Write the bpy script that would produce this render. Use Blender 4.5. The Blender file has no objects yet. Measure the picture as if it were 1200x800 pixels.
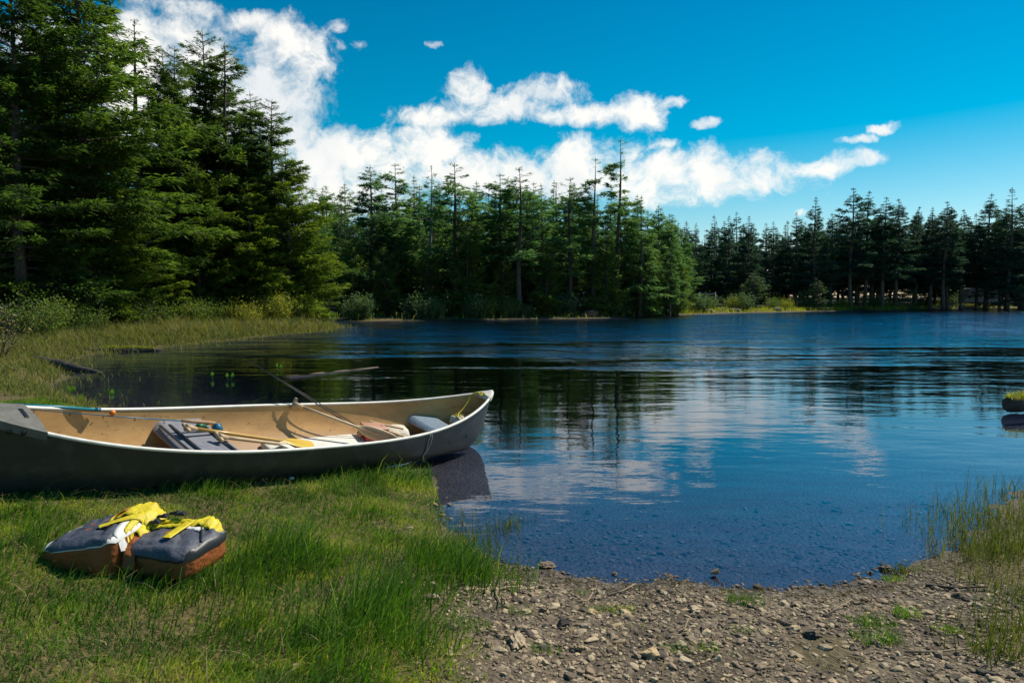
import bpy, bmesh, math, random
import numpy as np
from mathutils import Matrix, Vector, Euler

sc = bpy.context.scene
COL = sc.collection
R = math.radians
rng = np.random.default_rng(7)
random.seed(7)

# ------------------------------------------------------------------ camera
CAMH = 1.6
PITCH = R(3.72)
cam_d = bpy.data.cameras.new('camera')
cam = bpy.data.objects.new('camera', cam_d)
COL.objects.link(cam)
cam.location = (0, 0, CAMH)
cam.rotation_euler = (R(90) - PITCH, 0, 0)
cam_d.sensor_width = 36
cam_d.lens = 24
cam_d.clip_start = 0.05
cam_d.clip_end = 4000
sc.camera = cam
F = 800.0

# ------------------------------------------------------------------ light and exposure
SUN_AZ, SUN_EL = R(58), R(50)
sun_d = bpy.data.lights.new('sun', 'SUN')
sun_d.energy = 5.0
sun_d.angle = R(0.53)
sun_d.color = (1.0, 0.94, 0.82)
sun = bpy.data.objects.new('sun', sun_d)
COL.objects.link(sun)
sdir = Vector((math.sin(SUN_AZ) * math.cos(SUN_EL), math.cos(SUN_AZ) * math.cos(SUN_EL), math.sin(SUN_EL)))
sun.rotation_euler = (-sdir).to_track_quat('-Z', 'Y').to_euler()
sun.location = (40, 40, 60)

vs = sc.view_settings
vs.view_transform = 'Standard'
vs.look = 'None'
vs.gamma = 1
vs.use_curve_mapping = False
vs.exposure = 0.12
sc.cycles.use_denoising = True
sc.cycles.max_bounces = 6
sc.cycles.transparent_max_bounces = 12
sc.cycles.glossy_bounces = 3
sc.cycles.diffuse_bounces = 3


class NT:
    """small node helper"""
    def __init__(s, tree):
        s.t = tree
        s.n = tree.nodes
        s.l = tree.links

    def add(s, typ, ins=None, **props):
        n = s.n.new(typ)
        for k, v in props.items():
            setattr(n, k, v)
        if ins:
            for k, v in ins.items():
                sk = n.inputs[k]
                if isinstance(v, bpy.types.NodeSocket):
                    s.l.new(v, sk)
                else:
                    sk.default_value = v
        return n

    def math(s, op, a, b=0.0, c=None, clamp=False):
        n = s.n.new('ShaderNodeMath')
        n.operation = op
        n.use_clamp = clamp
        for i, v in enumerate((a, b) if c is None else (a, b, c)):
            if isinstance(v, bpy.types.NodeSocket):
                s.l.new(v, n.inputs[i])
            else:
                n.inputs[i].default_value = v
        return n.outputs[0]

    def ramp(s, fac, stops, interp='LINEAR'):
        n = s.n.new('ShaderNodeValToRGB')
        n.color_ramp.interpolation = interp
        el = n.color_ramp.elements
        while len(el) < len(stops):
            el.new(0.5)
        for e, (p, c) in zip(el, stops):
            e.position = p
            e.color = (*c, 1) if len(c) == 3 else c
        s.l.new(fac, n.inputs[0])
        return n.outputs[0]

    def mrange(s, v, a, b, c=0.0, d=1.0, smooth=False):
        n = s.n.new('ShaderNodeMapRange')
        if smooth:
            n.interpolation_type = 'SMOOTHSTEP'
        s.l.new(v, n.inputs[0])
        for i, x in zip((1, 2, 3, 4), (a, b, c, d)):
            n.inputs[i].default_value = x
        return n.outputs[0]

    def mix(s, f, a, b):
        n = s.n.new('ShaderNodeMix')
        n.data_type = 'RGBA'
        for i, v in ((0, f), (6, a), (7, b)):
            if isinstance(v, bpy.types.NodeSocket):
                s.l.new(v, n.inputs[i])
            elif i == 0:
                n.inputs[i].default_value = v
            else:
                n.inputs[i].default_value = (*v, 1)
        return n.outputs[2]


def pix_dir(px, py):
    xc = (px - 600) / F
    yc = (400 - py) / F
    return np.array([xc, math.cos(PITCH) + yc * math.sin(PITCH), -math.sin(PITCH) + yc * math.cos(PITCH)])


def at_z(px, py, z=0.0):
    d = pix_dir(px, py)
    t = (z - CAMH) / d[2]
    return np.array([0, 0, CAMH]) + d * t


def at_Y(px, py, Y):
    d = pix_dir(px, py)
    return np.array([0, 0, CAMH]) + d * (Y / d[1])


# ------------------------------------------------------------------ sky with clouds
world = bpy.data.worlds.new('World')
sc.world = world
world.use_nodes = True
w = NT(world.node_tree)
w.n.clear()
sky = w.add('ShaderNodeTexSky', sky_type='NISHITA', sun_disc=False)
sky.sun_elevation = SUN_EL
sky.sun_rotation = SUN_AZ
sky.altitude = 300
sky.air_density = 1.0
sky.dust_density = 0.35
sky.ozone_density = 2.2
tc = w.add('ShaderNodeTexCoord')
nrm = w.add('ShaderNodeVectorMath', {0: tc.outputs['Generated']}, operation='NORMALIZE')
sep = w.add('ShaderNodeSeparateXYZ', {0: nrm.outputs[0]})
az = w.math('ARCTAN2', sep.outputs[0], sep.outputs[1])
el = w.math('ARCSINE', sep.outputs[2])
hsv = w.add('ShaderNodeHueSaturation', {'Hue': w.mrange(el, .2, .55, .470, .490), 'Saturation': w.mrange(el, .04, .32, 1.35, 2.0), 'Value': w.mrange(el, .05, .5, 1.18, 1.0), 'Color': sky.outputs[0]})
P0 = w.add('ShaderNodeCombineXYZ', {0: az, 1: el, 2: 0.0}).outputs[0]
wn = w.add('ShaderNodeTexNoise', {'Vector': P0, 'Scale': 11.0, 'Detail': 6.0, 'Roughness': 0.62}).outputs[1]
P = w.add('ShaderNodeVectorMath', {0: w.add('ShaderNodeVectorMath', {0: wn, 1: (.5, .5, .5)}, operation='SUBTRACT').outputs[0], 1: (.075, .045, 0), 2: P0}, operation='MULTIPLY_ADD').outputs[0]
nz = w.add('ShaderNodeTexNoise', {'Vector': P, 'Scale': 17.0, 'Detail': 10.0, 'Roughness': 0.66, 'Distortion': 0.15}).outputs[0]
nz2 = w.add('ShaderNodeTexNoise', {'Vector': P, 'Scale': 7.0, 'Detail': 3.0, 'Roughness': 0.5}).outputs[0]
clouds = [  # centre x, y and radii on the photograph, turned into azimuth and elevation
    (60, 75, 60, 50, 1), (160, 70, 90, 45, 1), (235, 60, 75, 42, 1), (340, 60, 52, 32, 1), (310, 115, 68, 46, 1),
    (335, 160, 45, 42, 1), (215, 130, 130, 70, 1), (225, 6, 60, 11, .7), (285, 22, 35, 12, .8), (365, 190, 60, 40, 1), (430, 182, 90, 32, 1),
    (500, 172, 50, 26, 1), (400, 225, 90, 40, 1), (560, 205, 140, 24, 1), (640, 210, 110, 24, 1), (695, 180, 66, 22, 1),
    (775, 207, 140, 28, 1), (872, 208, 54, 18, 1), (800, 228, 76, 17, .9),
    (505, 135, 52, 13, .95), (545, 106, 26, 24, .9), (580, 124, 62, 18, 1), (648, 106, 44, 14, .85), (690, 132, 62, 13, .9), (745, 136, 28, 18, .95),
    (790, 122, 17, 8, .75), (830, 146, 20, 7, .7), (775, 170, 26, 6, .62), (980, 187, 44, 15, 1), (1000, 161, 26, 5, .75), (1037, 147, 20, 6, .8),
    (512, 50, 9, 5, .6), (395, 32, 16, 9, .6), (418, 54, 13, 8, .6), (398, 55, 10, 8, .55), (936, 250, 9, 6, .6), (590, 100, 18, 6, .55), (455, 165, 60, 14, .6),
    (1500, 120, 160, 40, .8), (-300, 60, 260, 90, .9),
]
acc = None
for cx, cy, rx, ry, wt in clouds:
    d = pix_dir(cx, cy)
    d /= np.linalg.norm(d)
    a0, e0 = math.atan2(d[0], d[1]), math.asin(d[2])
    ca = math.cos(a0)
    rra, rre = rx / F * ca * ca, ry / F * ca
    v = w.add('ShaderNodeVectorMath', {0: P, 1: (1 / rra, 1 / rre, 0), 2: (-a0 / rra, -e0 / rre, 0)}, operation='MULTIPLY_ADD')
    ln = w.add('ShaderNodeVectorMath', {0: v.outputs[0], 1: v.outputs[0]}, operation='DOT_PRODUCT').outputs['Value']
    f_ = w.math('SUBTRACT', wt, w.math('MULTIPLY', ln, 0.8))
    acc = f_ if acc is None else w.math('SMOOTH_MAX', acc, f_, 0.25)
dens = w.math('ADD', w.math('MAXIMUM', acc, -1.2), w.math('MULTIPLY', w.math('SUBTRACT', nz, 0.49), 4.4))
mask = w.mrange(dens, -0.22, 1.2, smooth=True)
core = w.mrange(dens, 0.25, 2.0)
shade = w.mrange(nz2, 0.46, 0.62)
ccol = w.mix(w.math('MULTIPLY', shade, core), (1.0, 0.98, 0.93), (0.66, 0.72, 0.80))
cl_v = w.add('ShaderNodeVectorMath', {0: ccol, 'Scale': 11.5}, operation='SCALE').outputs[0]
skyc = w.mix(w.math('MULTIPLY', mask, 0.97), hsv.outputs[0], cl_v)
bg = w.add('ShaderNodeBackground', {'Color': skyc, 'Strength': 0.085})
wo = w.add('ShaderNodeOutputWorld', {'Surface': bg.outputs[0]})
world.cycles.sampling_method = 'MANUAL'
world.cycles.sample_map_resolution = 512


# ------------------------------------------------------------------ mesh helpers
def mesh_np(name, V, faces, mats=(), smooth=False, matidx=None, attrs=None):
    """V (n,3); faces: list of int arrays (m,k)"""
    me = bpy.data.meshes.new(name)
    V = np.asarray(V, dtype=np.float32)
    me.vertices.add(len(V))
    me.vertices.foreach_set('co', V.ravel())
    faces = [np.asarray(f, dtype=np.int32) for f in faces if len(f)]
    tot = [np.full(len(f), f.shape[1], dtype=np.int32) for f in faces]
    tot = np.concatenate(tot)
    flat = np.concatenate([f.ravel() for f in faces])
    me.loops.add(len(flat))
    me.loops.foreach_set('vertex_index', flat)
    me.polygons.add(len(tot))
    st = np.concatenate([[0], np.cumsum(tot)[:-1]]).astype(np.int32)
    me.polygons.foreach_set('loop_start', st)
    me.polygons.foreach_set('loop_total', tot)
    if matidx is not None:
        me.polygons.foreach_set('material_index', np.asarray(matidx, dtype=np.int32))
    me.polygons.foreach_set('use_smooth', np.full(len(tot), smooth, dtype=bool))
    for k, a in (attrs or {}).items():
        at = me.attributes.new(k, 'FLOAT', 'POINT')
        at.data.foreach_set('value', np.asarray(a, dtype=np.float32))
    me.update()
    me.validate()
    for m in mats:
        me.materials.append(m)
    return me


class MB:
    """collects pieces of ONE mesh"""
    def __init__(s):
        s.V, s.q, s.t, s.n = [], [], [], 0

    def add(s, V, quads=None, tris=None, M=None):
        V = np.asarray(V, dtype=float)
        if M is not None:
            M = np.array(M)
            V = V @ M[:3, :3].T + M[:3, 3]
        if quads is not None and len(quads):
            s.q.append(np.asarray(quads) + s.n)
        if tris is not None and len(tris):
            s.t.append(np.asarray(tris) + s.n)
        s.V.append(V)
        s.n += len(V)
        return s

    def tube(s, path, rad, n=8, cap=True, flat=1.0, M=None):
        path = np.asarray(path, dtype=float)
        m = len(path)
        rad = np.full(m, rad) if np.isscalar(rad) else np.asarray(rad, float)
        T = np.gradient(path, axis=0)
        T /= np.linalg.norm(T, axis=1)[:, None] + 1e-9
        up = np.array([0, 0, 1.0]) if abs(T[0][2]) < .9 else np.array([1.0, 0, 0])
        A = np.cross(up, T)
        A /= np.linalg.norm(A, axis=1)[:, None] + 1e-9
        B = np.cross(T, A)
        th = np.linspace(0, 2 * np.pi, n, endpoint=False)
        V = (path[:, None] + rad[:, None, None] * (A[:, None] * np.cos(th)[None, :, None] + flat * B[:, None] * np.sin(th)[None, :, None])).reshape(-1, 3)
        i = np.arange(m - 1)[:, None] * n
        j = np.arange(n)[None]
        jn = (j + 1) % n
        q = np.stack([i + j, i + jn, i + n + jn, i + n + j], -1).reshape(-1, 4)
        tr = []
        if cap:
            V = np.vstack([V, path[0], path[-1]])
            c0, c1 = m * n, m * n + 1
            for a in range(n):
                b = (a + 1) % n
                tr.append((c0, b, a))
                tr.append((c1, (m - 1) * n + a, (m - 1) * n + b))
        return s.add(V, q, tr, M)

    def box(s, c, size, bevel=0.01, M=None, fn=None, seg=2, sub=0):
        bm = bmesh.new()
        bmesh.ops.create_cube(bm, size=1)
        bmesh.ops.scale(bm, vec=size, verts=bm.verts)
        if sub:
            bmesh.ops.subdivide_edges(bm, edges=bm.edges[:], cuts=sub, use_grid_fill=True)
        if bevel and not sub:
            bmesh.ops.bevel(bm, geom=bm.edges[:], offset=bevel, segments=seg, profile=.5, affect='EDGES')
        V = np.array([v.co[:] for v in bm.verts])
        if fn:
            V = fn(V)
        V = V + np.array(c)
        q = [[v.index for v in f.verts] for f in bm.faces if len(f.verts) == 4]
        t = [[v.index for v in f.verts] for f in bm.faces if len(f.verts) == 3]
        rest = [[v.index for v in f.verts] for f in bm.faces if len(f.verts) > 4]
        for r_ in rest:
            for k in range(1, len(r_) - 1):
                t.append([r_[0], r_[k], r_[k + 1]])
        bm.free()
        return s.add(V, q, t, M)

    def grid(s, P, M=None, wrap=False):
        """P (m,n,3)"""
        m, n = P.shape[:2]
        idx = np.arange(m * n).reshape(m, n)
        if wrap:
            a, b = idx[:-1], idx[1:]
            q = np.stack([a, np.roll(a, -1, 1), np.roll(b, -1, 1), b], -1).reshape(-1, 4)
        else:
            q = np.stack([idx[:-1, :-1], idx[:-1, 1:], idx[1:, 1:], idx[1:, :-1]], -1).reshape(-1, 4)
        return s.add(P.reshape(-1, 3), q, None, M)

    def mesh(s, name, mat, smooth=True, attrs=None):
        fs = []
        if s.q:
            fs.append(np.concatenate(s.q))
        if s.t:
            fs.append(np.concatenate(s.t))
        return mesh_np(name, np.concatenate(s.V), fs, [mat], smooth, attrs=attrs)


def tag(o, label=None, cat=None, group=None, kind=None):
    if label:
        o['label'] = label
    if cat:
        o['category'] = cat
    if group:
        o['group'] = group
    if kind:
        o['kind'] = kind
    return o


def obj(name, me, parent=None, M=None):
    o = bpy.data.objects.new(name, me)
    COL.objects.link(o)
    if M is not None:
        o.matrix_world = M
    if parent:
        o.parent = parent
    return o


def empty(name, M=None):
    o = bpy.data.objects.new(name, None)
    o.empty_display_size = 0.2
    COL.objects.link(o)
    if M is not None:
        o.matrix_world = M
    return o


def fbm2(x, y, seed=0, oct=4, scale=1.0):
    """cheap value noise sum of rotated sines"""
    r = np.random.default_rng(seed)
    out = np.zeros_like(x, dtype=float)
    amp, tot = 1.0, 0
    f = scale
    for o in range(oct):
        for k in range(3):
            a = r.uniform(0, 2 * np.pi)
            ph = r.uniform(0, 6.28, 2)
            ff = f * r.uniform(.7, 1.4)
            u = (x * np.cos(a) + y * np.sin(a)) * ff + ph[0]
            v = (-x * np.sin(a) + y * np.cos(a)) * ff * .8 + ph[1]
            out += amp * np.sin(u + 1.3 * np.sin(v)) / 3
        tot += amp
        amp *= .55
        f *= 2.03
    return out / tot


# ------------------------------------------------------------------ materials
def principled(name, col, rough=0.6, metal=0.0, noise=None, spec=0.5, bump=None, coat=0.0):
    m = bpy.data.materials.new(name)
    m.use_nodes = True
    n = NT(m.node_tree)
    n.n.clear()
    out = n.add('ShaderNodeOutputMaterial')
    b = n.add('ShaderNodeBsdfPrincipled', {'Roughness': rough, 'Metallic': metal, 'Specular IOR Level': spec, 'Coat Weight': coat})
    n.l.new(b.outputs[0], out.inputs[0])
    t = n.add('ShaderNodeTexCoord')
    if noise:
        sc_, col2, det = noise[:3]
        nn = n.add('ShaderNodeTexNoise', {'Vector': t.outputs['Object'], 'Scale': sc_, 'Detail': det, 'Roughness': 0.6})
        lo, hi = (noise[3], noise[4]) if len(noise) > 3 else (0.35, 0.65)
        f = n.mrange(nn.outputs[0], lo, hi)
        n.l.new(n.mix(f, col, col2), b.inputs['Base Color'])
    else:
        b.inputs['Base Color'].default_value = (*col, 1)
    if bump:
        nb = n.add('ShaderNodeTexNoise', {'Vector': t.outputs['Object'], 'Scale': bump[0], 'Detail': 5.0})
        bp = n.add('ShaderNodeBump', {'Height': nb.outputs[0], 'Strength': bump[1], 'Distance': bump[2]})
        n.l.new(bp.outputs[0], b.inputs['Normal'])
    return m


def foliage(name, c1, c2, c3, trans=0.3, scale=1.2, rough=0.65):
    m = bpy.data.materials.new(name)
    m.use_nodes = True
    n = NT(m.node_tree)
    n.n.clear()
    out = n.add('ShaderNodeOutputMaterial')
    at = n.add('ShaderNodeAttribute', attribute_name='tint')
    oi = n.add('ShaderNodeObjectInfo')
    t = n.add('ShaderNodeTexCoord')
    nn = n.add('ShaderNodeTexNoise', {'Vector': t.outputs['Object'], 'Scale': scale, 'Detail': 3.0})
    f = n.math('ADD', n.math('MULTIPLY', at.outputs['Fac'], .55), n.math('MULTIPLY', nn.outputs[0], .45))
    f = n.math('ADD', f, n.math('MULTIPLY', n.math('SUBTRACT', oi.outputs['Random'], .5), .22))
    c = n.ramp(f, [(0.12, c1), (0.5, c2), (0.88, c3)])
    b = n.add('ShaderNodeBsdfPrincipled', {'Base Color': c, 'Roughness': rough, 'Specular IOR Level': 0.25})
    tcol = n.add('ShaderNodeVectorMath', {0: c, 1: (1.9, 1.95, .9)}, operation='MULTIPLY').outputs[0]
    tr = n.add('ShaderNodeBsdfTranslucent', {'Color': tcol})
    mx = n.add('ShaderNodeMixShader', {0: trans, 1: b.outputs[0], 2: tr.outputs[0]})
    n.l.new(mx.outputs[0], out.inputs[0])
    return m


M_needle = foliage('needles', (.022, .050, .014), (.060, .110, .020), (.13, .18, .03), .5)
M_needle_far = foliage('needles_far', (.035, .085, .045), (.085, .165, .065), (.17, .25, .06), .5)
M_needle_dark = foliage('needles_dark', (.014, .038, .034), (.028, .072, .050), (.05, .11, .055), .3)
M_needle_sun = foliage('needles_sunlit_tone', (.045, .08, .012), (.10, .155, .018), (.19, .24, .03), .5)  # sunlit yellow-green put into the needle colour
M_leaf_ochre = foliage('leaves_yellow', (.10, .12, .02), (.22, .24, .03), (.38, .34, .05), .45, 3)
M_leaf_green = foliage('leaves_green', (.05, .09, .02), (.10, .155, .03), (.19, .24, .05), .4, 3)
M_leaf_grey = foliage('leaves_greygreen', (.03, .065, .03), (.07, .12, .05), (.14, .19, .08), .35, 3)
M_grass = foliage('grass_blades', (.020, .055, .010), (.095, .20, .014), (.36, .38, .05), .42, 2.5)
M_reed = foliage('reed_blades', (.04, .06, .015), (.11, .13, .025), (.26, .21, .08), .35, 2)
M_straw = foliage('dry_grass', (.14, .10, .05), (.26, .20, .09), (.42, .34, .17), .3, 3)
M_bark = principled('bark', (.055, .042, .032), .9, noise=(6, (.12, .095, .075), 6), bump=(14, .8, .03))
M_bark_grey = principled('grey_bark', (.16, .15, .14), .9, noise=(5, (.3, .28, .26), 5), bump=(14, .6, .02))


def mat_ground():
    m = bpy.data.materials.new('ground_soil')
    m.use_nodes = True
    n = NT(m.node_tree)
    n.n.clear()
    out = n.add('ShaderNodeOutputMaterial')
    t = n.add('ShaderNodeTexCoord')
    g = n.add('ShaderNodeAttribute', attribute_name='grass').outputs['Fac']
    dp = n.add('ShaderNodeAttribute', attribute_name='depth').outputs['Fac']
    fr = n.add('ShaderNodeAttribute', attribute_name='forest').outputs['Fac']
    n1 = n.add('ShaderNodeTexNoise', {'Vector': t.outputs['Object'], 'Scale': 2.2, 'Detail': 8.0, 'Roughness': .65}).outputs[0]
    n2 = n.add('ShaderNodeTexNoise', {'Vector': t.outputs['Object'], 'Scale': 45.0, 'Detail': 4.0, 'Roughness': .7}).outputs[0]
    vo = n.add('ShaderNodeTexVoronoi', {'Vector': t.outputs['Object'], 'Scale': 38.0, 'Randomness': 1.0})
    grav = n.ramp(vo.outputs['Color'], [(0.1, (.10, .072, .046)), (.5, (.19, .145, .095)), (.9, (.33, .26, .17))])
    dirt = n.ramp(n2, [(.3, (.05, .036, .024)), (.6, (.11, .085, .055)), (.8, (.2, .16, .11))])
    gravel = n.mix(n.mrange(n1, .42, .62), dirt, grav)
    turf = n.ramp(n2, [(.3, (.045, .038, .014)), (.55, (.13, .10, .035)), (.8, (.26, .19, .08))])
    floor = n.ramp(n2, [(.3, (.02, .017, .012)), (.6, (.045, .04, .02)), (.8, (.09, .065, .04))])
    silt_and_depth = n.ramp(n2, [(.3, (.035, .030, .018)), (.7, (.08, .065, .035))])
    c = n.mix(g, gravel, turf)
    c = n.mix(fr, c, floor)
    wet = n.mix(0.45, c, (.03, .022, .02))
    bedc = n.mix(0.4, n.mix(.5, grav, (.02, .016, .012)), (.070, .052, .036))
    c = n.mix(n.mrange(dp, -0.035, 0.0), c, wet)
    c = n.mix(n.mrange(dp, 0.0, .05), c, bedc)
    c = n.mix(n.mrange(dp, .12, .45), c, silt_and_depth)  # silt tone also darkens the deeper bed, for light lost in water
    bh = n.math('ADD', n.math('MULTIPLY', vo.outputs['Distance'], -1.0), n2)
    bp = n.add('ShaderNodeBump', {'Height': bh, 'Strength': .8, 'Distance': .02})
    rg = n.mrange(dp, -0.06, 0.0, .92, .6)
    b = n.add('ShaderNodeBsdfPrincipled', {'Base Color': c, 'Roughness': rg, 'Normal': bp.outputs[0], 'Specular IOR Level': .3})
    n.l.new(b.outputs[0], out.inputs[0])
    return m


def mat_water():
    m = bpy.data.materials.new('lake_water')
    m.use_nodes = True
    n = NT(m.node_tree)
    n.n.clear()
    out = n.add('ShaderNodeOutputMaterial')
    geo = n.add('ShaderNodeNewGeometry')
    pos = geo.outputs['Position']
    sp = n.add('ShaderNodeSeparateXYZ', {0: pos})
    # wind patches: rough far out, calm near the bank
    big = n.add('ShaderNodeTexNoise', {'Vector': n.add('ShaderNodeVectorMath', {0: pos, 1: (.03, .09, 0)}, operation='MULTIPLY').outputs[0], 'Scale': 1.0, 'Detail': 3.0}).outputs[0]
    yy = n.math('ADD', sp.outputs[1], n.math('MULTIPLY', n.math('SUBTRACT', big, .5), 22.0))
    xx = n.math('MULTIPLY', n.mrange(sp.outputs[0], -16.0, -6.0, 9.0, 0.0), 1.0)
    yy = n.math('SUBTRACT', yy, xx)
    fine = n.add('ShaderNodeTexNoise', {'Vector': n.add('ShaderNodeVectorMath', {0: pos, 1: (.12, .5, 0)}, operation='MULTIPLY').outputs[0], 'Scale': 1.0, 'Detail': 4.0}).outputs[0]
    wind = n.mrange(n.math('ADD', yy, n.math('MULTIPLY', n.math('SUBTRACT', fine, .5), 26.0)), 15.0, 31.0, smooth=True)
    mid = n.mrange(yy, 8.0, 16.0, smooth=True)

    def nz(sx, sy, det=3.0, off=0.0):
        v = n.add('ShaderNodeVectorMath', {0: pos, 1: (sx, sy, 1), 2: (off, off, 0)}, operation='MULTIPLY_ADD').outputs[0]
        return n.add('ShaderNodeTexNoise', {'Vector': v, 'Scale': 1.0, 'Detail': det, 'Roughness': .5}).outputs[0]
    h_far = n.math('MULTIPLY', nz(1.0, 2.6, 3.0), n.math('MULTIPLY', wind, .12))
    h_far2 = n.math('MULTIPLY', nz(4.0, 7.0, 2.0, 3), n.math('MULTIPLY', wind, .035))
    h_mid = n.math('MULTIPLY', nz(.6, 2.0, 3.0, 7), n.math('ADD', .0035, n.math('MULTIPLY', mid, .017)))
    h_near = n.math('MULTIPLY', nz(4.0, 8.0, 3.0, 11), .0016)
    h_big = n.math('MULTIPLY', nz(.8, 1.6, 2.0, 17), .008)
    h = n.math('ADD', n.math('ADD', h_far, h_far2), n.math('ADD', n.math('ADD', h_mid, h_near), h_big))
    bp = n.add('ShaderNodeBump', {'Height': h, 'Strength': 1.0, 'Distance': 1.0})
    # added normal tilt towards the near bank makes windy water reflect higher, bluer sky
    lean = n.add('ShaderNodeCombineXYZ', {0: 0.0, 1: n.math('MULTIPLY', wind, n.mrange(nz(.40, .60, 4.0, 23), .42, .58, -.07, -.22)), 2: 0.0}).outputs[0]
    nrm_ = n.add('ShaderNodeVectorMath', {0: n.add('ShaderNodeVectorMath', {0: bp.outputs[0], 1: lean}, operation='ADD').outputs[0]}, operation='NORMALIZE').outputs[0]
    fr = n.add('ShaderNodeFresnel', {'IOR': n.mrange(geo.outputs['Backfacing'], 0, 1, 1.74, 1 / 1.74), 'Normal': nrm_}).outputs[0]
    gl = n.add('ShaderNodeBsdfGlossy', {'Color': (.88, .93, 1.0, 1), 'Roughness': n.math('ADD', .012, n.math('MULTIPLY', wind, .03)), 'Normal': nrm_})
    tr = n.add('ShaderNodeBsdfTransparent', {'Color': (.60, .64, .86, 1)})
    mx = n.add('ShaderNodeMixShader', {0: fr, 1: tr.outputs[0], 2: gl.outputs[0]})
    n.l.new(mx.outputs[0], out.inputs[0])
    va = n.add('ShaderNodeVolumeAbsorption', {'Color': (.30, .46, .58, 1), 'Density': 1.1})
    n.l.new(va.outputs[0], out.inputs['Volume'])
    return m


# ------------------------------------------------------------------ terrain
shore_px = [(497, 552), (503, 575), (512, 600), (545, 640), (575, 660), (620, 674), (700, 681), (780, 680), (830, 685),
            (880, 690), (920, 693), (960, 690), (1010, 685), (1050, 668), (1100, 660), (1135, 640), (1165, 610), (1195, 575), (1260, 545), (1400, 520)]
shore = [tuple(at_z(x, y)[:2]) for x, y in shore_px]
shore += [(14, 9.5), (30, 18), (60, 38), (95, 70), (96, 100)]
far_px = [(1200, 360.6), (1150, 361), (1105, 361.5), (1085, 362.5), (1060, 363.2), (1000, 363.8), (950, 364.8), (900, 366), (850, 367.2), (800, 369), (775, 370),
          (740, 371.5), (690, 373), (640, 373.5), (560, 374.5), (480, 375.5), (410, 376.5)]
shore += [tuple(at_z(x, y)[:2]) for x, y in far_px]
shore += [(-14.5, 46), (-20, 46), (-19, 41.5)]
left_px = [(345, 383), (388, 381.5), (398, 384), (380, 388), (330, 392), (290, 396), (250, 401), (200, 406), (150, 411), (105, 416),
           (60, 428), (80, 442), (50, 455), (70, 466), (110, 484), (200, 515), (330, 540), (430, 550)]
shore += [tuple(at_z(x, y)[:2]) for x, y in left_px]
shore = np.array(shore)


def lake_sd(x, y):
    """signed distance to the lake outline, positive on land"""
    x = np.asarray(x, float)
    y = np.asarray(y, float)
    d2 = np.full(x.shape, 1e18)
    ins = np.zeros(x.shape, bool)
    n = len(shore)
    for i in range(n):
        ax, ay = shore[i]
        bx, by = shore[(i + 1) % n]
        ex, ey = bx - ax, by - ay
        t = np.clip(((x - ax) * ex + (y - ay) * ey) / (ex * ex + ey * ey + 1e-12), 0, 1)
        dx, dy = x - ax - t * ex, y - ay - t * ey
        d2 = np.minimum(d2, dx * dx + dy * dy)
        c = ((ay > y) != (by > y)) & (x < (bx - ax) * (y - ay) / (by - ay + 1e-12) + ax)
        ins ^= c
    d = np.sqrt(d2)
    return np.where(ins, -d, d)


def height(x, y, sd=None):
    x = np.asarray(x, float)
    y = np.asarray(y, float)
    if sd is None:
        sd = lake_sd(x, y)
    near = np.clip(1 - (y - 9) / 6, 0, 1)
    sdn = sd + .12 * fbm2(x, y, 3, 4, 5.0) * near + .5 * fbm2(x, y, 4, 3, .8) * (1 - near) * np.clip(y / 60, 0, 1)
    leftn = np.clip((0.2 - x) / .6, 0, 1) * near
    land = .10 * (1 - np.exp(-np.maximum(sdn, 0) / .8)) + .035 * np.minimum(np.maximum(sdn, 0), 2.5) + .045 * leftn * (1 - np.exp(-np.maximum(sdn, 0) / .25))
    land += .10 * np.clip(-x - 1.2, 0, 3.2) * near * (1 - np.exp(-np.maximum(sdn, 0) / .6))
    land += np.clip((sdn - 3) * .05, 0, 1.2) * (1 - near)
    land += .012 * fbm2(x, y, 5, 4, 6) * np.clip(sdn / .3, 0, 1)
    bed = -np.where(-sdn < 2, .07 * (-sdn), .14 + .14 * (-sdn - 2))
    bed = np.maximum(bed, -3)
    bed += .01 * fbm2(x, y, 6, 3, 7)
    return np.where(sdn > 0, land, bed)


def axis_lines(fine0, fine1, step, lo, hi, g=1.09):
    a = list(np.arange(fine0, fine1, step))
    s, v = step, a[-1]
    while v < hi:
        s *= g
        v += s
        a.append(v)
    s, v = step, a[0]
    b = []
    while v > lo:
        s *= g
        v -= s
        b.append(v)
    return np.array(b[::-1] + a)


gx = axis_lines(-6, 5, .04, -900, 900, 1.045)
gy = axis_lines(2.2, 9, .04, -60, 1500, 1.04)
X, Y = np.meshgrid(gx, gy)
SD = lake_sd(X, Y)
Z = height(X, Y, SD)


def poly_mask(x, y, poly_px, z=.12):
    pts = np.array([at_z(a, b, z)[:2] for a, b in poly_px])
    ins = np.zeros(x.shape, bool)
    n = len(pts)
    for i in range(n):
        ax, ay = pts[i]
        bx, by = pts[(i + 1) % n]
        c = ((ay > y) != (by > y)) & (x < (bx - ax) * (y - ay) / (by - ay + 1e-12) + ax)
        ins ^= c
    return ins


GR_POLY = [(-900, 1500), (520, 1500), (530, 800), (548, 745), (530, 705), (552, 672), (592, 658), (566, 632), (540, 596), (535, 556), (480, 530), (-900, 470)]


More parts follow.
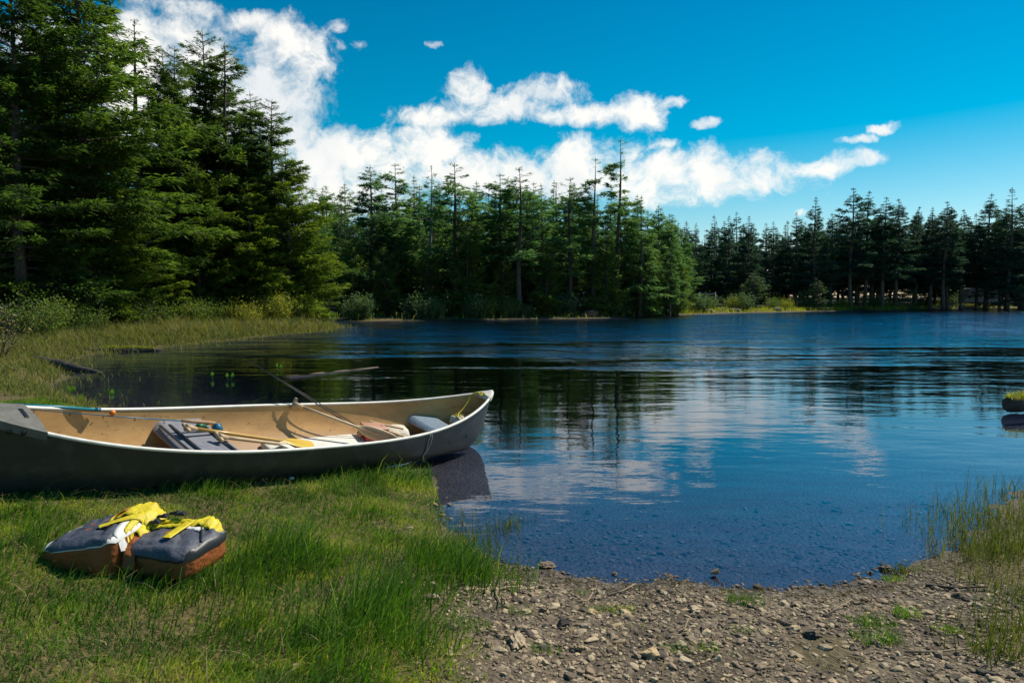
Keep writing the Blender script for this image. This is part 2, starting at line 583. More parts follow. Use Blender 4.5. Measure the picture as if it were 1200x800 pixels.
def grass_mask(x, y):
    wob = .20 * fbm2(x, y, 11, 4, 7)
    wy = .1 * fbm2(x, y, 12, 3, 7)
    g = sum(poly_mask(x + wob + dx, y + wy, GR_POLY, .1).astype(float) for dx in (-.12, -.04, .02, .10, .2)) / 5
    g = np.where(y > 8.5, 1.0, g)
    g = np.where(x < -3.5, 1.0, g)
    # the marshy patch on the right
    r = poly_mask(x + wob, y, [(1060, 655), (1130, 670), (1200, 690), (1500, 720), (1500, 520), (1195, 565), (1150, 610)], .05)
    g = np.maximum(g, r * .9)
    # tufts in gravel by noise
    n = fbm2(x, y, 21, 3, 4.5)
    g = np.maximum(g, np.clip((n - .42) * 6, 0, 1) * .6 * (y < 4))
    return g


GM = grass_mask(X, Y)
FM = np.clip((SD - 2.5) / 2.5, 0, 1) * (Y > 14)
idx = np.arange(X.size).reshape(X.shape)
q = np.stack([idx[:-1, :-1], idx[:-1, 1:], idx[1:, 1:], idx[1:, :-1]], -1).reshape(-1, 4)
M_ground = mat_ground()
ground = obj('ground', mesh_np('ground', np.stack([X.ravel(), Y.ravel(), Z.ravel()], -1), [q], [M_ground], True,
                              attrs={'grass': GM.ravel(), 'depth': -Z.ravel(), 'forest': FM.ravel()}))
tag(ground, kind='structure')

# lake surface
wx0, wx1, wy0, wy1 = -60, 110, 1.5, 125
lake = obj('water', mesh_np('water', [(wx0, wy0, 0), (wx1, wy0, 0), (wx1, wy1, 0), (wx0, wy1, 0), (wx0, wy0, -4), (wx1, wy0, -4), (wx1, wy1, -4), (wx0, wy1, -4)],
                            [[(0, 1, 2, 3), (7, 6, 5, 4), (0, 4, 5, 1), (1, 5, 6, 2), (2, 6, 7, 3), (3, 7, 4, 0)]], [mat_water()]))
tag(lake, kind='structure')

# far ridge in gaps between the trees, distance haze put into its blue colour
hx = np.linspace(-520, 160, 60)
hill_h = 62 * np.exp(-((hx + 250) / 150) ** 2) + 6 * np.sin(hx * .03) + 8
mb = MB()
prof = []
for k, (s_, hh) in enumerate([(0, 0), (60, .55), (120, 1.0), (180, .9), (300, 0)]):
    prof.append(np.stack([hx, np.full_like(hx, 700 + s_) + 10 * np.sin(hx * .05 + k), hill_h * hh - 1], -1))
mb.grid(np.array(prof))
hills = obj('hills', mb.mesh('hills', principled('hazy_blue_forest', (.045, .085, .12), .95, noise=(.05, (.06, .11, .15), 5))))
tag(hills, kind='structure')


# ------------------------------------------------------------------ trees
def cards(base, direc, length, width, droop, r, twist=1.0):
    """narrow leaf shaped quads (n) -> V (4n,3), quads"""
    n = len(base)
    d = direc / (np.linalg.norm(direc, axis=1)[:, None] + 1e-9)
    rv = r.normal(size=(n, 3)) * twist + np.array([0, 0, 1.0])
    side = np.cross(d, rv)
    side /= np.linalg.norm(side, axis=1)[:, None] + 1e-9
    L = length[:, None]
    W = width[:, None]
    tip = base + d * L + np.array([0, 0, -1.0]) * (droop[:, None] * L)
    midp = base + d * L * .45
    V = np.stack([base, midp + side * W, tip, midp - side * W], 1).reshape(-1, 3)
    q = np.arange(4 * n).reshape(n, 4)
    return V, q


def conifer(seed, H, base_f, Rmax, nbr, twigs, ncard, csize, mat, shape=.75, upturn=.1, droop=.15, gaps=.12, asym=0.0, trunk_r=None, bark=M_bark, dead=0, cw=(.09, .17)):
    """tapered trunk with limbs (one mesh) and a crown of needle sprays (one mesh)"""
    r = np.random.default_rng(seed)
    tr = trunk_r or H * .011 + .03
    wood = MB()
    nz_ = 14
    zz = np.linspace(-.3, H, nz_)
    sway = np.stack([.06 * np.sin(zz * .5 + seed), .06 * np.cos(zz * .37 + seed * 2), np.zeros(nz_)], -1)
    path = sway + np.stack([np.zeros(nz_), np.zeros(nz_), zz], -1)
    wood.tube(path, np.maximum(tr * (1 - np.clip(zz / H, 0, 1)) ** .8, .012), 7)
    nwh = max(10, int(H * (1 - base_f) / .42))
    fh = (np.floor(r.random(nbr) * nwh) + .5) / nwh + r.normal(0, .16 / nwh, nbr)
    fh = base_f + (1 - base_f) * np.sort(np.clip(fh, 0, .985))
    u = (fh - base_f) / (1 - base_f)
    prof = (1 - u) ** (shape + .18) * np.minimum(1, .55 + u * 3.0)
    azm = r.uniform(0, 2 * np.pi, nbr)
    lobes = 1 + .30 * np.sin(azm * 2 + fh * 9 + seed) + .20 * np.sin(fh * 31 + azm)
    ln = Rmax * prof * r.uniform(.55, 1.12, nbr) * lobes * (1 + asym * np.cos(azm)) + .07
    keep = r.random(nbr) > gaps
    V, Q, T, off = [], [], [], 0
    for i in np.nonzero(keep)[0]:
        z0 = fh[i] * H
        a = azm[i]
        l = ln[i]
        uu = u[i]
        rise = upturn + .55 * uu - .25 * (1 - uu)
        m = 6
        tt = np.linspace(0, 1, m)
        hd = np.array([math.cos(a), math.sin(a), 0])
        px_ = np.interp(z0, zz, path[:, 0])
        py_ = np.interp(z0, zz, path[:, 1])
        bp = np.array([px_, py_, z0]) + hd * (tt * l)[:, None] + np.array([0, 0, 1.0]) * ((rise * tt - .35 * droop * 2 * tt ** 2 + .12 * tt ** 3) * l)[:, None]
        wood.tube(bp[::2] if l < 1.2 else bp, (np.linspace(.030, .006, m) * (.5 + l * .35))[::(2 if l < 1.2 else 1)], 3, cap=False)
        nt = max(3, int(twigs * (l / Rmax) ** .9 * 1.35))
        cz = csize * (.42 + .58 * min(1, l / (.5 * Rmax))) * (.6 if uu > .9 else 1)
        ts = r.uniform(.12, 1, nt) ** .75
        bx = np.stack([np.interp(ts, tt, bp[:, k]) for k in range(3)], -1)
        sd = np.where(r.random(nt) < .5, 1, -1) * r.uniform(.5, 1.2, nt)
        td = np.stack([np.cos(a + sd), np.sin(a + sd), r.normal(0, .18, nt)], -1)
        tl = (.18 + .42 * (1 - ts) ** .8) * min(l, 2.2) * r.uniform(.5, 1.1, nt) * .8 + .06
        for k in range(ncard):
            f = (k + r.random(nt)) / ncard
            b = bx + td * (tl * f)[:, None] + r.normal(0, cz * .16, (nt, 3))
            dd = td + np.stack([np.cos(a), np.sin(a), 0 * a], -1) * .35 + r.normal(0, .38, (nt, 3))
            v, qq = cards(b, dd, cz * r.uniform(.6, 1.3, nt), cz * r.uniform(*cw, nt), np.full(nt, droop), r, .6)
            V.append(v)
            Q.append(qq + off)
            off += len(v)
            # brighter tips on the outside of the branches
            T.append(np.repeat(np.clip(.25 + .45 * ts * f + r.normal(0, .15, nt), 0, 1), 4))
    # leader shoot
    nl = 10
    b = np.tile(path[-1], (nl, 1)) - np.array([0, 0, 1.0]) * r.uniform(0, .5, nl)[:, None]
    dd = np.stack([r.normal(0, .4, nl), r.normal(0, .4, nl), np.full(nl, 1.0)], -1)
    v, qq = cards(b, dd, np.full(nl, csize * .5), np.full(nl, csize * .07), np.zeros(nl), r)
    V.append(v)
    Q.append(qq + off)
    T.append(np.full(len(v), .5))
    for k in range(dead):
        z0 = r.uniform(.15, base_f + .1) * H
        a = r.uniform(0, 6.28)
        l = r.uniform(.4, 1.4)
        s0 = np.array([0, 0, z0])
        wood.tube([s0, s0 + np.array([math.cos(a), math.sin(a), -.1]) * l * .6, s0 + np.array([math.cos(a), math.sin(a), -.25]) * l], [.02, .012, .004], 3, cap=False)
    cm = mesh_np('crown', np.concatenate(V), [np.concatenate(Q)], [mat], False, attrs={'tint': np.concatenate(T)})
    return wood.mesh('trunk', bark), cm


# prototypes: name -> (trunk mesh, crown mesh, height)
PROTO = {}


def proto(key, H, *a, **k):
    PROTO[key] = (*conifer(hash_seed(key), H, *a, **k), H)


def hash_seed(s):
    return sum((i + 1) * ord(c) for i, c in enumerate(s)) % 9973


# near left trees (finer)
proto('near_a', 16, .08, 3.1, 300, 40, 7, .24, M_needle, shape=.48, droop=.12, upturn=.12)
proto('near_b', 15, .06, 2.6, 290, 38, 7, .23, M_needle, shape=.55, droop=.16, upturn=.05)
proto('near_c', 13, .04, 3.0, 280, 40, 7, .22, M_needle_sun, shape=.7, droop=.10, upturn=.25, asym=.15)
proto('near_thin', 15, .45, 1.6, 105, 20, 4, .28, M_needle, shape=.7, droop=.1, gaps=.25, dead=14)
proto('near_big', 18, .10, 4.0, 330, 42, 7, .28, M_needle, shape=.5, droop=.2, gaps=.12, dead=12)
# across the lake
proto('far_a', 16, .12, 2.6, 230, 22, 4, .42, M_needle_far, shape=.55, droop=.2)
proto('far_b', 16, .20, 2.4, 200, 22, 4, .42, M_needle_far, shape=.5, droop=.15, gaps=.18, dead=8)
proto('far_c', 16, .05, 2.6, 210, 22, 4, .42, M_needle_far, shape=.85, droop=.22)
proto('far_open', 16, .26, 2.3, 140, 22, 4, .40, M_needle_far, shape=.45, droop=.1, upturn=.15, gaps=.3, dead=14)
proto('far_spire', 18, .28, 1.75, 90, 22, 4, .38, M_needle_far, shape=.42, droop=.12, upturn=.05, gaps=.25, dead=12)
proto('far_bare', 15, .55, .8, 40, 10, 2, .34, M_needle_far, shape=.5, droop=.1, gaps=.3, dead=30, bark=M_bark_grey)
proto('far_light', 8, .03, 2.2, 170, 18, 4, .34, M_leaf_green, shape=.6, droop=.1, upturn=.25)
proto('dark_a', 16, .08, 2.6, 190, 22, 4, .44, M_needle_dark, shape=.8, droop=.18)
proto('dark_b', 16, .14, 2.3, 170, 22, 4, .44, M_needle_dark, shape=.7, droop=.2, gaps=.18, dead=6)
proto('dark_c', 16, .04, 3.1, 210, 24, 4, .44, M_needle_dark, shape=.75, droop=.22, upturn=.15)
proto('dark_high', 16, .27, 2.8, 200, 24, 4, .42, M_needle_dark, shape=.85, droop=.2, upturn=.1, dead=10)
proto('young', 5, .02, 1.5, 110, 18, 3, .28, M_leaf_grey, shape=.75, droop=.05, upturn=.3)
_used = {}


def tree(key, x, y, h, label, group=None, cat='tree', wide=1.0, rot=None, name='fir_tree', lean=0):
    tm, cm, H0 = PROTO[key]
    z = float(height(np.array([x]), np.array([y]))[0])
    o = empty(name)
    s = h / H0
    o.location = (x, y, max(z, 0) - .05)
    o.rotation_euler = (lean, 0, random.uniform(0, 6.28) if rot is None else rot)
    o.scale = (s * wide, s * wide, s)
    obj('trunk', tm, o)
    obj('crown', cm, o)
    tag(o, label, cat, group)
    return o


def tree_px(key, px, ytop, D, label, group=None, **k):
    if D < 45:
        k['wide'] = k.get('wide', 1.0) * 1.22
    p = at_Y(px, ytop, D)
    z = float(height(np.array([p[0]]), np.array([D]))[0])
    return tree(key, p[0], D, p[2] - z + .05, label, group, **k)


# left grove ------------------------------------------------
LG = 'tall firs of the left grove'
tree_px('near_big', 88, -95, 27, 'tall dark fir at the far left with its top cut off by the picture edge', LG, wide=1.05, rot=0.6)
tree_px('near_big', 8, -60, 24, 'leftmost dark fir at the picture edge, broad hanging limbs', LG, wide=1.0, rot=2.2)
tree_px('near_a', 45, 20, 31, 'dark fir filling the gap between the two tallest left edge firs', LG, wide=1.1)
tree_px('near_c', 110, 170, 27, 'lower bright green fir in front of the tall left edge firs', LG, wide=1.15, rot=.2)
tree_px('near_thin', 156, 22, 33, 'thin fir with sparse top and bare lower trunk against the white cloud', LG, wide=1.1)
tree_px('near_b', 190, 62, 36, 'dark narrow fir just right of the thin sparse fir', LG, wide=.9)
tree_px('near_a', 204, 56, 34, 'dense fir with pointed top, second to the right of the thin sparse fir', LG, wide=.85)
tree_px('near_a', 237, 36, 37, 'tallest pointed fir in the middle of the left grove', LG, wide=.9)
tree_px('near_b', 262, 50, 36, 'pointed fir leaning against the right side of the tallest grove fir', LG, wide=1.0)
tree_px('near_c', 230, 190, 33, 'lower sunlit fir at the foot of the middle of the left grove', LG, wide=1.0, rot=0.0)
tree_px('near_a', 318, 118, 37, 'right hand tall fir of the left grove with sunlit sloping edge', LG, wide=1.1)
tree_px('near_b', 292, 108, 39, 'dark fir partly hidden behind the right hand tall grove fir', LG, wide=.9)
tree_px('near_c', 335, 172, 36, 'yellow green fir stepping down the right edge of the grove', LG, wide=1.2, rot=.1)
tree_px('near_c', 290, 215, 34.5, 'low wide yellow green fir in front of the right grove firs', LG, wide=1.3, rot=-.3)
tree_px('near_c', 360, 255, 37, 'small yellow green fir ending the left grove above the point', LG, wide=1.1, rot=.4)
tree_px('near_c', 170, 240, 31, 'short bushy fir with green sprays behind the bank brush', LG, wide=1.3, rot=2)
for i, (px_, yt, D) in enumerate([(20, 60, 38), (70, 40, 40), (120, 110, 39), (165, 130, 42), (215, 110, 44), (250, 120, 43), (280, 150, 44), (312, 190, 43), (140, 190, 36), (60, 150, 34), (185, 180, 40), (335, 230, 42), (-20, 30, 34), (-60, -20, 28)]):
    tree_px(('near_b', 'near_a')[i % 2], px_, yt, D, 'dark fir standing hidden inside the left grove behind its front firs', 'inner firs of the left grove', wide=1.0)

# wood across the lake --------------------------------------
CG = 'front row firs of the wood across the lake'
front = [
    ('far_b', 381, 218, 66, 'pale distant fir just past the right edge of the grove', .9),
    ('far_open', 400, 232, 64, 'thin pale fir left of the first broad fir across the lake', .9),
    ('far_a', 433, 195, 52, 'broad pointed fir at the left end of the wood across the lake', 1.15),
    ('far_b', 463, 193, 54, 'tall fir with visible pale trunk, second from the left of the far wood', 1.0),
    ('far_c', 484, 206, 60, 'slender fir behind the right side of the tall fir with pale trunk', .8),
    ('far_bare', 505, 194, 60, 'nearly bare grey trunk rising between two full firs of the far wood', 1.0),
    ('far_open', 534, 192, 53, 'open layered fir with dark trunk in the left half of the far wood', 1.35),
    ('far_a', 558, 213, 60, 'narrow fir right of the open layered fir', .9),
    ('far_b', 586, 205, 54, 'dark twin top fir near the middle of the far wood', 1.1),
    ('far_open', 609, 197, 52, 'open fir with wide top right of the dark twin top fir', 1.3),
    ('far_c', 636, 216, 58, 'medium fir between the wide open fir and the two tall spires', .9),
    ('far_bare', 652, 214, 62, 'slim sparse trunk left of the two tall spires', 1.2),
    ('far_open', 668, 209, 55, 'layered fir with thin dark trunk standing beside the slim sparse trunk', 1.1),
    ('far_spire', 696, 186, 55, 'second tallest spire, left neighbour of the tallest spire', .9),
    ('far_spire', 725, 164, 56, 'tallest spire of the far wood rising well above all its neighbours', .95),
    ('far_c', 752, 230, 56, 'fir at the foot of the tallest spire on its right', 1.0),
    ('far_a', 772, 241, 60, 'fir stepping down right of the tallest spire', .9),
    ('far_b', 786, 252, 64, 'small thin fir near the right end of the far wood', .9),
    ('far_a', 800, 268, 66, 'last low fir at the right end of the far wood', 1.0),
]
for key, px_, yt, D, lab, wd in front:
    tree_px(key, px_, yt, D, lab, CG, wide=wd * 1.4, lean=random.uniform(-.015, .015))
# lower light green trees in front of the far wood
for px_, yt, D, lab in [
        (548, 255, 51.5, 'light green rounded tree at the foot of the open layered fir'),
        (412, 265, 50, 'light green tree at the water, first in the far wood'),
        (450, 285, 50.5, 'low light green tree below the fir with pale trunk'),
        (500, 290, 51.5, 'low light green tree below the bare grey trunk'),
        (590, 300, 52, 'low light green tree below the dark twin top fir'),
        (640, 285, 53, 'light green tree below the medium fir'),
        (712, 275, 54.5, 'light green tree between the feet of the two tall spires'),
        (765, 290, 57, 'light green tree near the right end of the far wood'),
        (795, 300, 60, 'last light green tree where the far wood meets the open bank')]:
    tree_px('far_light', px_, yt, D, lab, 'light green trees edging the far wood', name='young_tree')
k = 0
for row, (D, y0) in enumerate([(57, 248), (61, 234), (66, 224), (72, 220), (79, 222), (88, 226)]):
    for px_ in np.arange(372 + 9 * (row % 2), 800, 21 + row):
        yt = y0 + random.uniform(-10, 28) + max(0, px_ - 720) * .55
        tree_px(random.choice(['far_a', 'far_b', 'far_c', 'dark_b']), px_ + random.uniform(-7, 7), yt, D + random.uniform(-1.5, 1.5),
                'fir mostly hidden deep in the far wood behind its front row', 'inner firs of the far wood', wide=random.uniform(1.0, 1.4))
        k += 1

# wood on the right bank -------------------------------------
RG = 'front firs of the right hand wood'
right = [
    ('dark_b', 815, 271, 84, 'low dark fir at the left end of the right hand wood'),
    ('dark_b', 835, 266, 86, 'second small dark fir at the left end of the right hand wood'),
    ('dark_a', 855, 253, 84, 'first pointed blue dark fir of a pair right of the small firs'),
    ('dark_a', 878, 253, 83, 'wide pointed fir, right one of the first pair'),
    ('dark_b', 907, 260, 86, 'narrow pointed fir with open gap of sky on both sides'),
    ('dark_b', 934, 249, 86, 'ragged dark fir left of the single tall pointed fir'),
    ('dark_a', 956, 231, 84, 'single tall sharply pointed fir in the right hand wood'),
    ('dark_b', 976, 250, 88, 'narrow fir in the dip before the tallest group on the right'),
    ('dark_c', 1000, 220, 85, 'tallest broad fir heading the group on the right'),
    ('dark_a', 1018, 224, 87, 'pointed fir touching the tallest broad fir on its right'),
    ('dark_a', 1038, 231, 86, 'third fir of the tallest group on the right'),
    ('dark_b', 1054, 233, 87, 'fourth fir of the tallest group, beside a sky gap'),
    ('dark_b', 1077, 242, 92, 'lone narrow fir in the gap after the tallest group'),
    ('dark_a', 1094, 249, 90, 'lower fir left of the dense clump near the camper'),
    ('dark_c', 1110, 237, 88, 'broad dark fir heading the dense clump near the camper'),
    ('dark_a', 1130, 247, 92, 'flat topped dark fir directly above the camper'),
    ('dark_b', 1148, 258, 94, 'low dark fir right of the camper in deep shade'),
    ('dark_a', 1161, 231, 92, 'tall narrow fir second from the right picture edge'),
    ('dark_c', 1187, 229, 88, 'tall broad fir by the right picture edge'),
    ('dark_a', 1204, 236, 90, 'fir cut by the right picture edge'),
]
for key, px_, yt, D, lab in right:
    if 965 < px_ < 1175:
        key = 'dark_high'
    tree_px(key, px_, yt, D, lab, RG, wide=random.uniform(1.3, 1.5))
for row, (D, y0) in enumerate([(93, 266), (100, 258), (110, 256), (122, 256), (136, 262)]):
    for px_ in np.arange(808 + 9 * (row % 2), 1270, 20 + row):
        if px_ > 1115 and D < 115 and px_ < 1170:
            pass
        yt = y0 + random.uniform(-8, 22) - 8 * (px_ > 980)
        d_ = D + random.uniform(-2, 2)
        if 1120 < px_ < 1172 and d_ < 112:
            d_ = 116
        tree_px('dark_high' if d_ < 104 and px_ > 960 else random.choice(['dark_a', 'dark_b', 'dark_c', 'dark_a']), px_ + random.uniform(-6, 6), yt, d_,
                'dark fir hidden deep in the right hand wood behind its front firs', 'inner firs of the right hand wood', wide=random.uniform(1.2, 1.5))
for px_, yt, D, lab in [
        (884, 316, 76, 'rounded light grey green tree standing on the open right bank'),
        (958, 326, 79, 'small grey green fir at the water on the right bank, tallest of the low ones'),
        (938, 341, 79.5, 'bushy grey green sapling touching the small fir on the right bank'),
        (1011, 340, 82, 'small dark green sapling on the right bank below the tallest group'),
        (1068, 336, 86, 'small flat topped sapling on a thin stem near the gravel spit'),
        (845, 346, 73, 'low grey green sapling left of the rounded light tree')]:
    tree_px('young', px_, yt, D, lab, 'saplings along the right bank', wide=1.35, name='sapling')


# ------------------------------------------------------------------ shrubs
def shrub(seed, H, Rr, n, csize, mat, stems=12, spread=.9):
    r = np.random.default_rng(seed)
    wd = MB()
    V, Q, T, off = [], [], [], 0
    for i in range(stems):
        a = r.uniform(0, 6.28)
        rr = Rr * spread * math.sqrt(r.random())
        tip = np.array([math.cos(a) * rr, math.sin(a) * rr, H * r.uniform(.65, 1.05) * (1 - .4 * (rr / Rr) ** 2)])
        b0 = np.array([math.cos(a) * rr * .35, math.sin(a) * rr * .35, -.05])
        mid = (b0 + tip) / 2 + np.array([math.cos(a), math.sin(a), 0]) * -.08 + r.normal(0, .04, 3)
        pts = np.array([b0, mid, tip])
        wd.tube(pts, [.016, .010, .004], 3, cap=False)
        m = n // stems
        t = r.uniform(.15, 1.05, m) ** .8
        c = (1 - t)[:, None] ** 2 * b0 + 2 * (t * (1 - t))[:, None] * mid + (t ** 2)[:, None] * tip
        c += r.normal(0, .10 * Rr + .03, (m, 3)) * (0.4 + t[:, None])
        c[:, 2] = np.abs(c[:, 2])
        dd = r.normal(0, 1, (m, 3)) + np.array([0, 0, .7])
        v, qq = cards(c, dd, csize * r.uniform(.5, 1.3, m), csize * r.uniform(.16, .34, m), np.full(m, .1), r, 1)
        V.append(v)
        Q.append(qq + off)
        off += len(v)
        T.append(np.repeat(np.clip(.5 + r.normal(0, .22, m) + r.normal(0, .12), 0, 1), 4))
    return wd.mesh('stems', M_bark), mesh_np('foliage', np.concatenate(V), [np.concatenate(Q)], [mat], False, attrs={'tint': np.concatenate(T)})


SHR = {
    'ochre': [shrub(s, 1.2, .8, 2200, .085, M_leaf_ochre, 34) for s in (1, 2)],
    'green': [shrub(s, 1.3, .9, 2200, .095, M_leaf_green, 32) for s in (3, 4)],
    'grey': [shrub(s, 1.6, 1.2, 1800, .17, M_leaf_grey, 24) for s in (5, 6)],
    'twig': [shrub(7, 1.3, 1.0, 300, .10, M_straw, 46)],
}


def bush(kind, x, y, s, label, group, name='shrub', sz=1.0):
    st, fo = random.choice(SHR[kind])
    z = float(height(np.array([x]), np.array([y]))[0])
    o = empty(name)
    o.location = (x, y, max(z, 0) - .02)
    o.rotation_euler = (0, 0, random.uniform(0, 6.28))
    o.scale = (s, s, s * sz)
    obj('stems', st, o)
    obj('foliage', fo, o)
    tag(o, label, 'shrub', group)
    return o


# left bank brush
for i in range(58):
    px_ = random.uniform(20, 392) if i < 40 else random.uniform(250, 394)
    f = (px_ - 20) / 370
    D = 21 + 15 * f + random.uniform(0, 4.5)
    x = (px_ - 600) / F * D
    sdv = float(lake_sd(np.array([x]), np.array([D]))[0])
    if sdv < .35:
        continue
    kd = 'ochre' if f > .40 and random.random() < .85 else ('green' if random.random() < .6 else 'ochre')
    bush(kd, x, D, random.uniform(.7, 1.15) * (1.15 if f > .7 else 1), {'ochre': 'yellow green bush in the brush along the left bank', 'green': 'mid green bush in the brush along the left bank'}[kd],
         {'ochre': 'yellow bushes along the left bank', 'green': 'green bushes along the left bank'}[kd])
for px_, py_ in [(18, 402), (-10, 418), (45, 396), (8, 388), (-30, 400)]:
    p = at_z(px_, py_, .15)
    bush('twig', p[0], p[1], random.uniform(.8, 1.1), 'leafless grey brown thicket at the left picture edge above the marsh', 'bare thickets at the left edge', 'bare_shrub')
# foot of the far wood
for i, px_ in enumerate(np.sort(np.random.default_rng(5).uniform(398, 790, 22))):
    D0 = at_z(px_, 376 - (px_ - 400) * .015)[1]
    for t in range(40):
        D = D0 + .2 * t
        if float(lake_sd(np.array([(px_ - 600) / F * D]), np.array([D]))[0]) > .5:
            break
    if 678 < px_ < 705:
        continue
    bush('grey' if random.random() < .75 else 'green', (px_ - 600) / F * D, D, random.uniform(.5, 1.25), 'grey green bush hanging over the water at the foot of the far wood', 'bushes at the foot of the far wood')
# right bank
for i, px_ in enumerate([806, 818, 832, 858, 868, 905, 922, 946, 975, 990, 1024, 1036, 1048, 1080, 1092, 1104, 1112, 1050, 985]):
    for t in range(60):
        D = 58 + t * .8
        x = (px_ - 600) / F * D
        if float(lake_sd(np.array([x]), np.array([D]))[0]) > 1.2 + 2.2 * random.random():
            break
    kd = ('ochre', 'grey', 'green')[i % 3]
    bush(kd, x, D, random.uniform(.9, 1.3), {'ochre': 'yellowish bush', 'grey': 'grey green bush', 'green': 'bright green bush'}[kd] + ' on the open right bank',
         {'ochre': 'yellowish', 'grey': 'grey green', 'green': 'bright green'}[kd] + ' bushes on the right bank')


# ------------------------------------------------------------------ grass (uncountable)
def blades(x, y, z, h, wd, lean, r, tint, segs=3, comb=None):
    n = len(x)
    a = r.uniform(0, 2 * np.pi, n) if comb is None else comb + r.normal(0, .9, n)
    fa = r.uniform(0, 2 * np.pi, n)
    base = np.stack([x, y, z], -1)
    out = np.stack([np.cos(a), np.sin(a), 0 * a], -1)
    side = np.stack([np.cos(fa), np.sin(fa), 0 * a], -1)
    rows = []
    for k in range(segs):
        t = k / segs
        c = base + out * (lean * h * t * t)[:, None] + np.array([0, 0, 1.0]) * (h * (t - .25 * lean * t * t))[:, None]
        ww = (wd * (1 - t * .75))[:, None]
        rows += [c - side * ww * .5, c + side * ww * .5]
    tip = base + out * (lean * h)[:, None] + np.array([0, 0, 1.0]) * (h * (1 - .3 * lean))[:, None]
    rows.append(tip)
    V = np.stack(rows, 1).reshape(-1, 3)
    m = 2 * segs + 1
    o = np.arange(n)[:, None] * m
    qs = [np.concatenate([o + 2 * k, o + 2 * k + 1, o + 2 * k + 3, o + 2 * k + 2], 1) for k in range(segs - 1)]
    tr = np.concatenate([o + 2 * segs - 2, o + 2 * segs - 1, o + 2 * segs], 1)
    return V, np.concatenate(qs) if qs else [], tr, np.repeat(tint, m)


def grass_obj(name, x, y, h, wd, lean, tint, mat, r, z=None, segs=3, comb=None):
    if z is None:
        z = height(x, y) - .005
    V, q, t, tt = blades(x, y, z, h, wd, lean, r, tint, segs, comb)
    me = mesh_np(name, V, [f for f in (q, t) if len(f)], [mat], False, attrs={'tint': tt})
    o = obj(name, me)
    tag(o, kind='stuff')
    return o


BAG_C = at_z(158, 672, .22)[:2]

r = np.random.default_rng(101)
N = 360000
x = r.uniform(-5.6, 1.0, N)
y = 1.6 + (9.2 - 1.6) * r.random(N) ** 1.25
ok = (np.abs(x / y) < .85)
x, y = x[ok], y[ok]
gm = grass_mask(x, y)
sdv = lake_sd(x, y)
n1 = fbm2(x, y, 31, 4, 3.0)
n2 = fbm2(x, y, 32, 4, 9.0)
bare = np.clip((fbm2(x, y, 33, 4, 5.5) - .16) * 3.2, 0, 1)
h_bare = bare
ok = (r.random(len(x)) < gm * (1 - .85 * bare)) & (sdv > -.05)
x, y, n1, n2 = x[ok], y[ok], n1[ok], n2[ok]
tall = np.clip((n1 - .12) * 3, 0, 1)
h = .016 + .026 * r.random(len(x)) + .02 * np.clip(n2, 0, 1) + tall * r.random(len(x)) ** 2 * .15
h *= np.where(r.random(len(x)) < .02, 2.4, 1)
tint = np.clip(.48 + 1.1 * n2 + .9 * n1 * (1 - tall) - .40 * tall + r.normal(0, .2, len(x)), 0, 1)
tint = np.where(r.random(len(x)) < .04 + .3 * h_bare[ok], 1.0, tint)
g = grass_obj('grass', x, y, h, .0035 + .0045 * r.random(len(x)), r.uniform(.2, 1.25, len(x)), tint, M_grass, r, comb=.7 + 2.2 * fbm2(x, y, 35, 2, 4.0))
tag(g, 'short green grass growing on the near left bank', 'grass', kind='stuff')

# long darker tussocks standing above the lawn: parts of the same uncountable cover
tus = [(330, 655, .30, 300), (300, 690, .28, 260), (420, 745, .34, 340), (445, 715, .28, 280), (470, 765, .25, 220), (380, 665, .22, 200), (535, 655, .30, 420), (515, 640, .24, 300),
       (555, 668, .18, 240), (420, 600, .16, 160), (250, 600, .15, 140), (340, 590, .14, 120), (60, 612, .18, 90), (200, 720, .16, 200), (90, 745, .14, 200), (40, 690, .14, 140),
       (370, 585, .16, 90), (395, 572, .2, 60), (225, 598, .17, 70), (278, 592, .17, 70), (20, 618, .17, 60), (305, 740, .16, 200), (250, 770, .15, 200), (500, 700, .14, 160)]
xs, ys, hs = [], [], []
for px_, py_, hh, nn in tus:
    p = at_z(px_, py_, .15)
    sp_ = .09 + .07 * r.random()
    xs.append(p[0] + r.normal(0, sp_, nn))
    ys.append(p[1] + r.normal(0, sp_, nn))
    hs.append(hh * 0.95 * r.uniform(.35, 1.0, nn))
xs, ys, hs = map(np.concatenate, (xs, ys, hs))
ok = lake_sd(xs, ys) > -.05
xs, ys, hs = xs[ok], ys[ok], hs[ok]
g = grass_obj('long_grass', xs, ys, hs, .0045 + .0035 * r.random(len(xs)), r.uniform(.2, .8, len(xs)), np.clip(r.normal(.10, .13, len(xs)) + .5 * (r.random(len(xs)) < .08), 0, 1), M_grass, r, segs=4, comb=np.full(len(xs), .5))
tag(g, 'long dark green grass standing in tufts above the lawn', 'grass', kind='stuff')

# dead straw blades and trampled bits lying in the lawn
x = r.uniform(-4.6, .6, 5200)
y = r.uniform(1.9, 6.2, 5200)
ok = (grass_mask(x, y) > .4) & (lake_sd(x, y) > .03) & (r.random(len(x)) < .35 + .9 * np.clip(fbm2(x, y, 77, 3, 3), 0, 1))
x, y = x[ok], y[ok]
g = grass_obj('dead_straw', x, y, r.uniform(.03, .12, len(x)), r.uniform(.003, .006, len(x)), r.uniform(.9, 2.2, len(x)), r.random(len(x)), M_straw, r, z=height(x, y) + .012)
tag(g, 'dead straw coloured blades lying in the lawn', 'straw', kind='stuff')

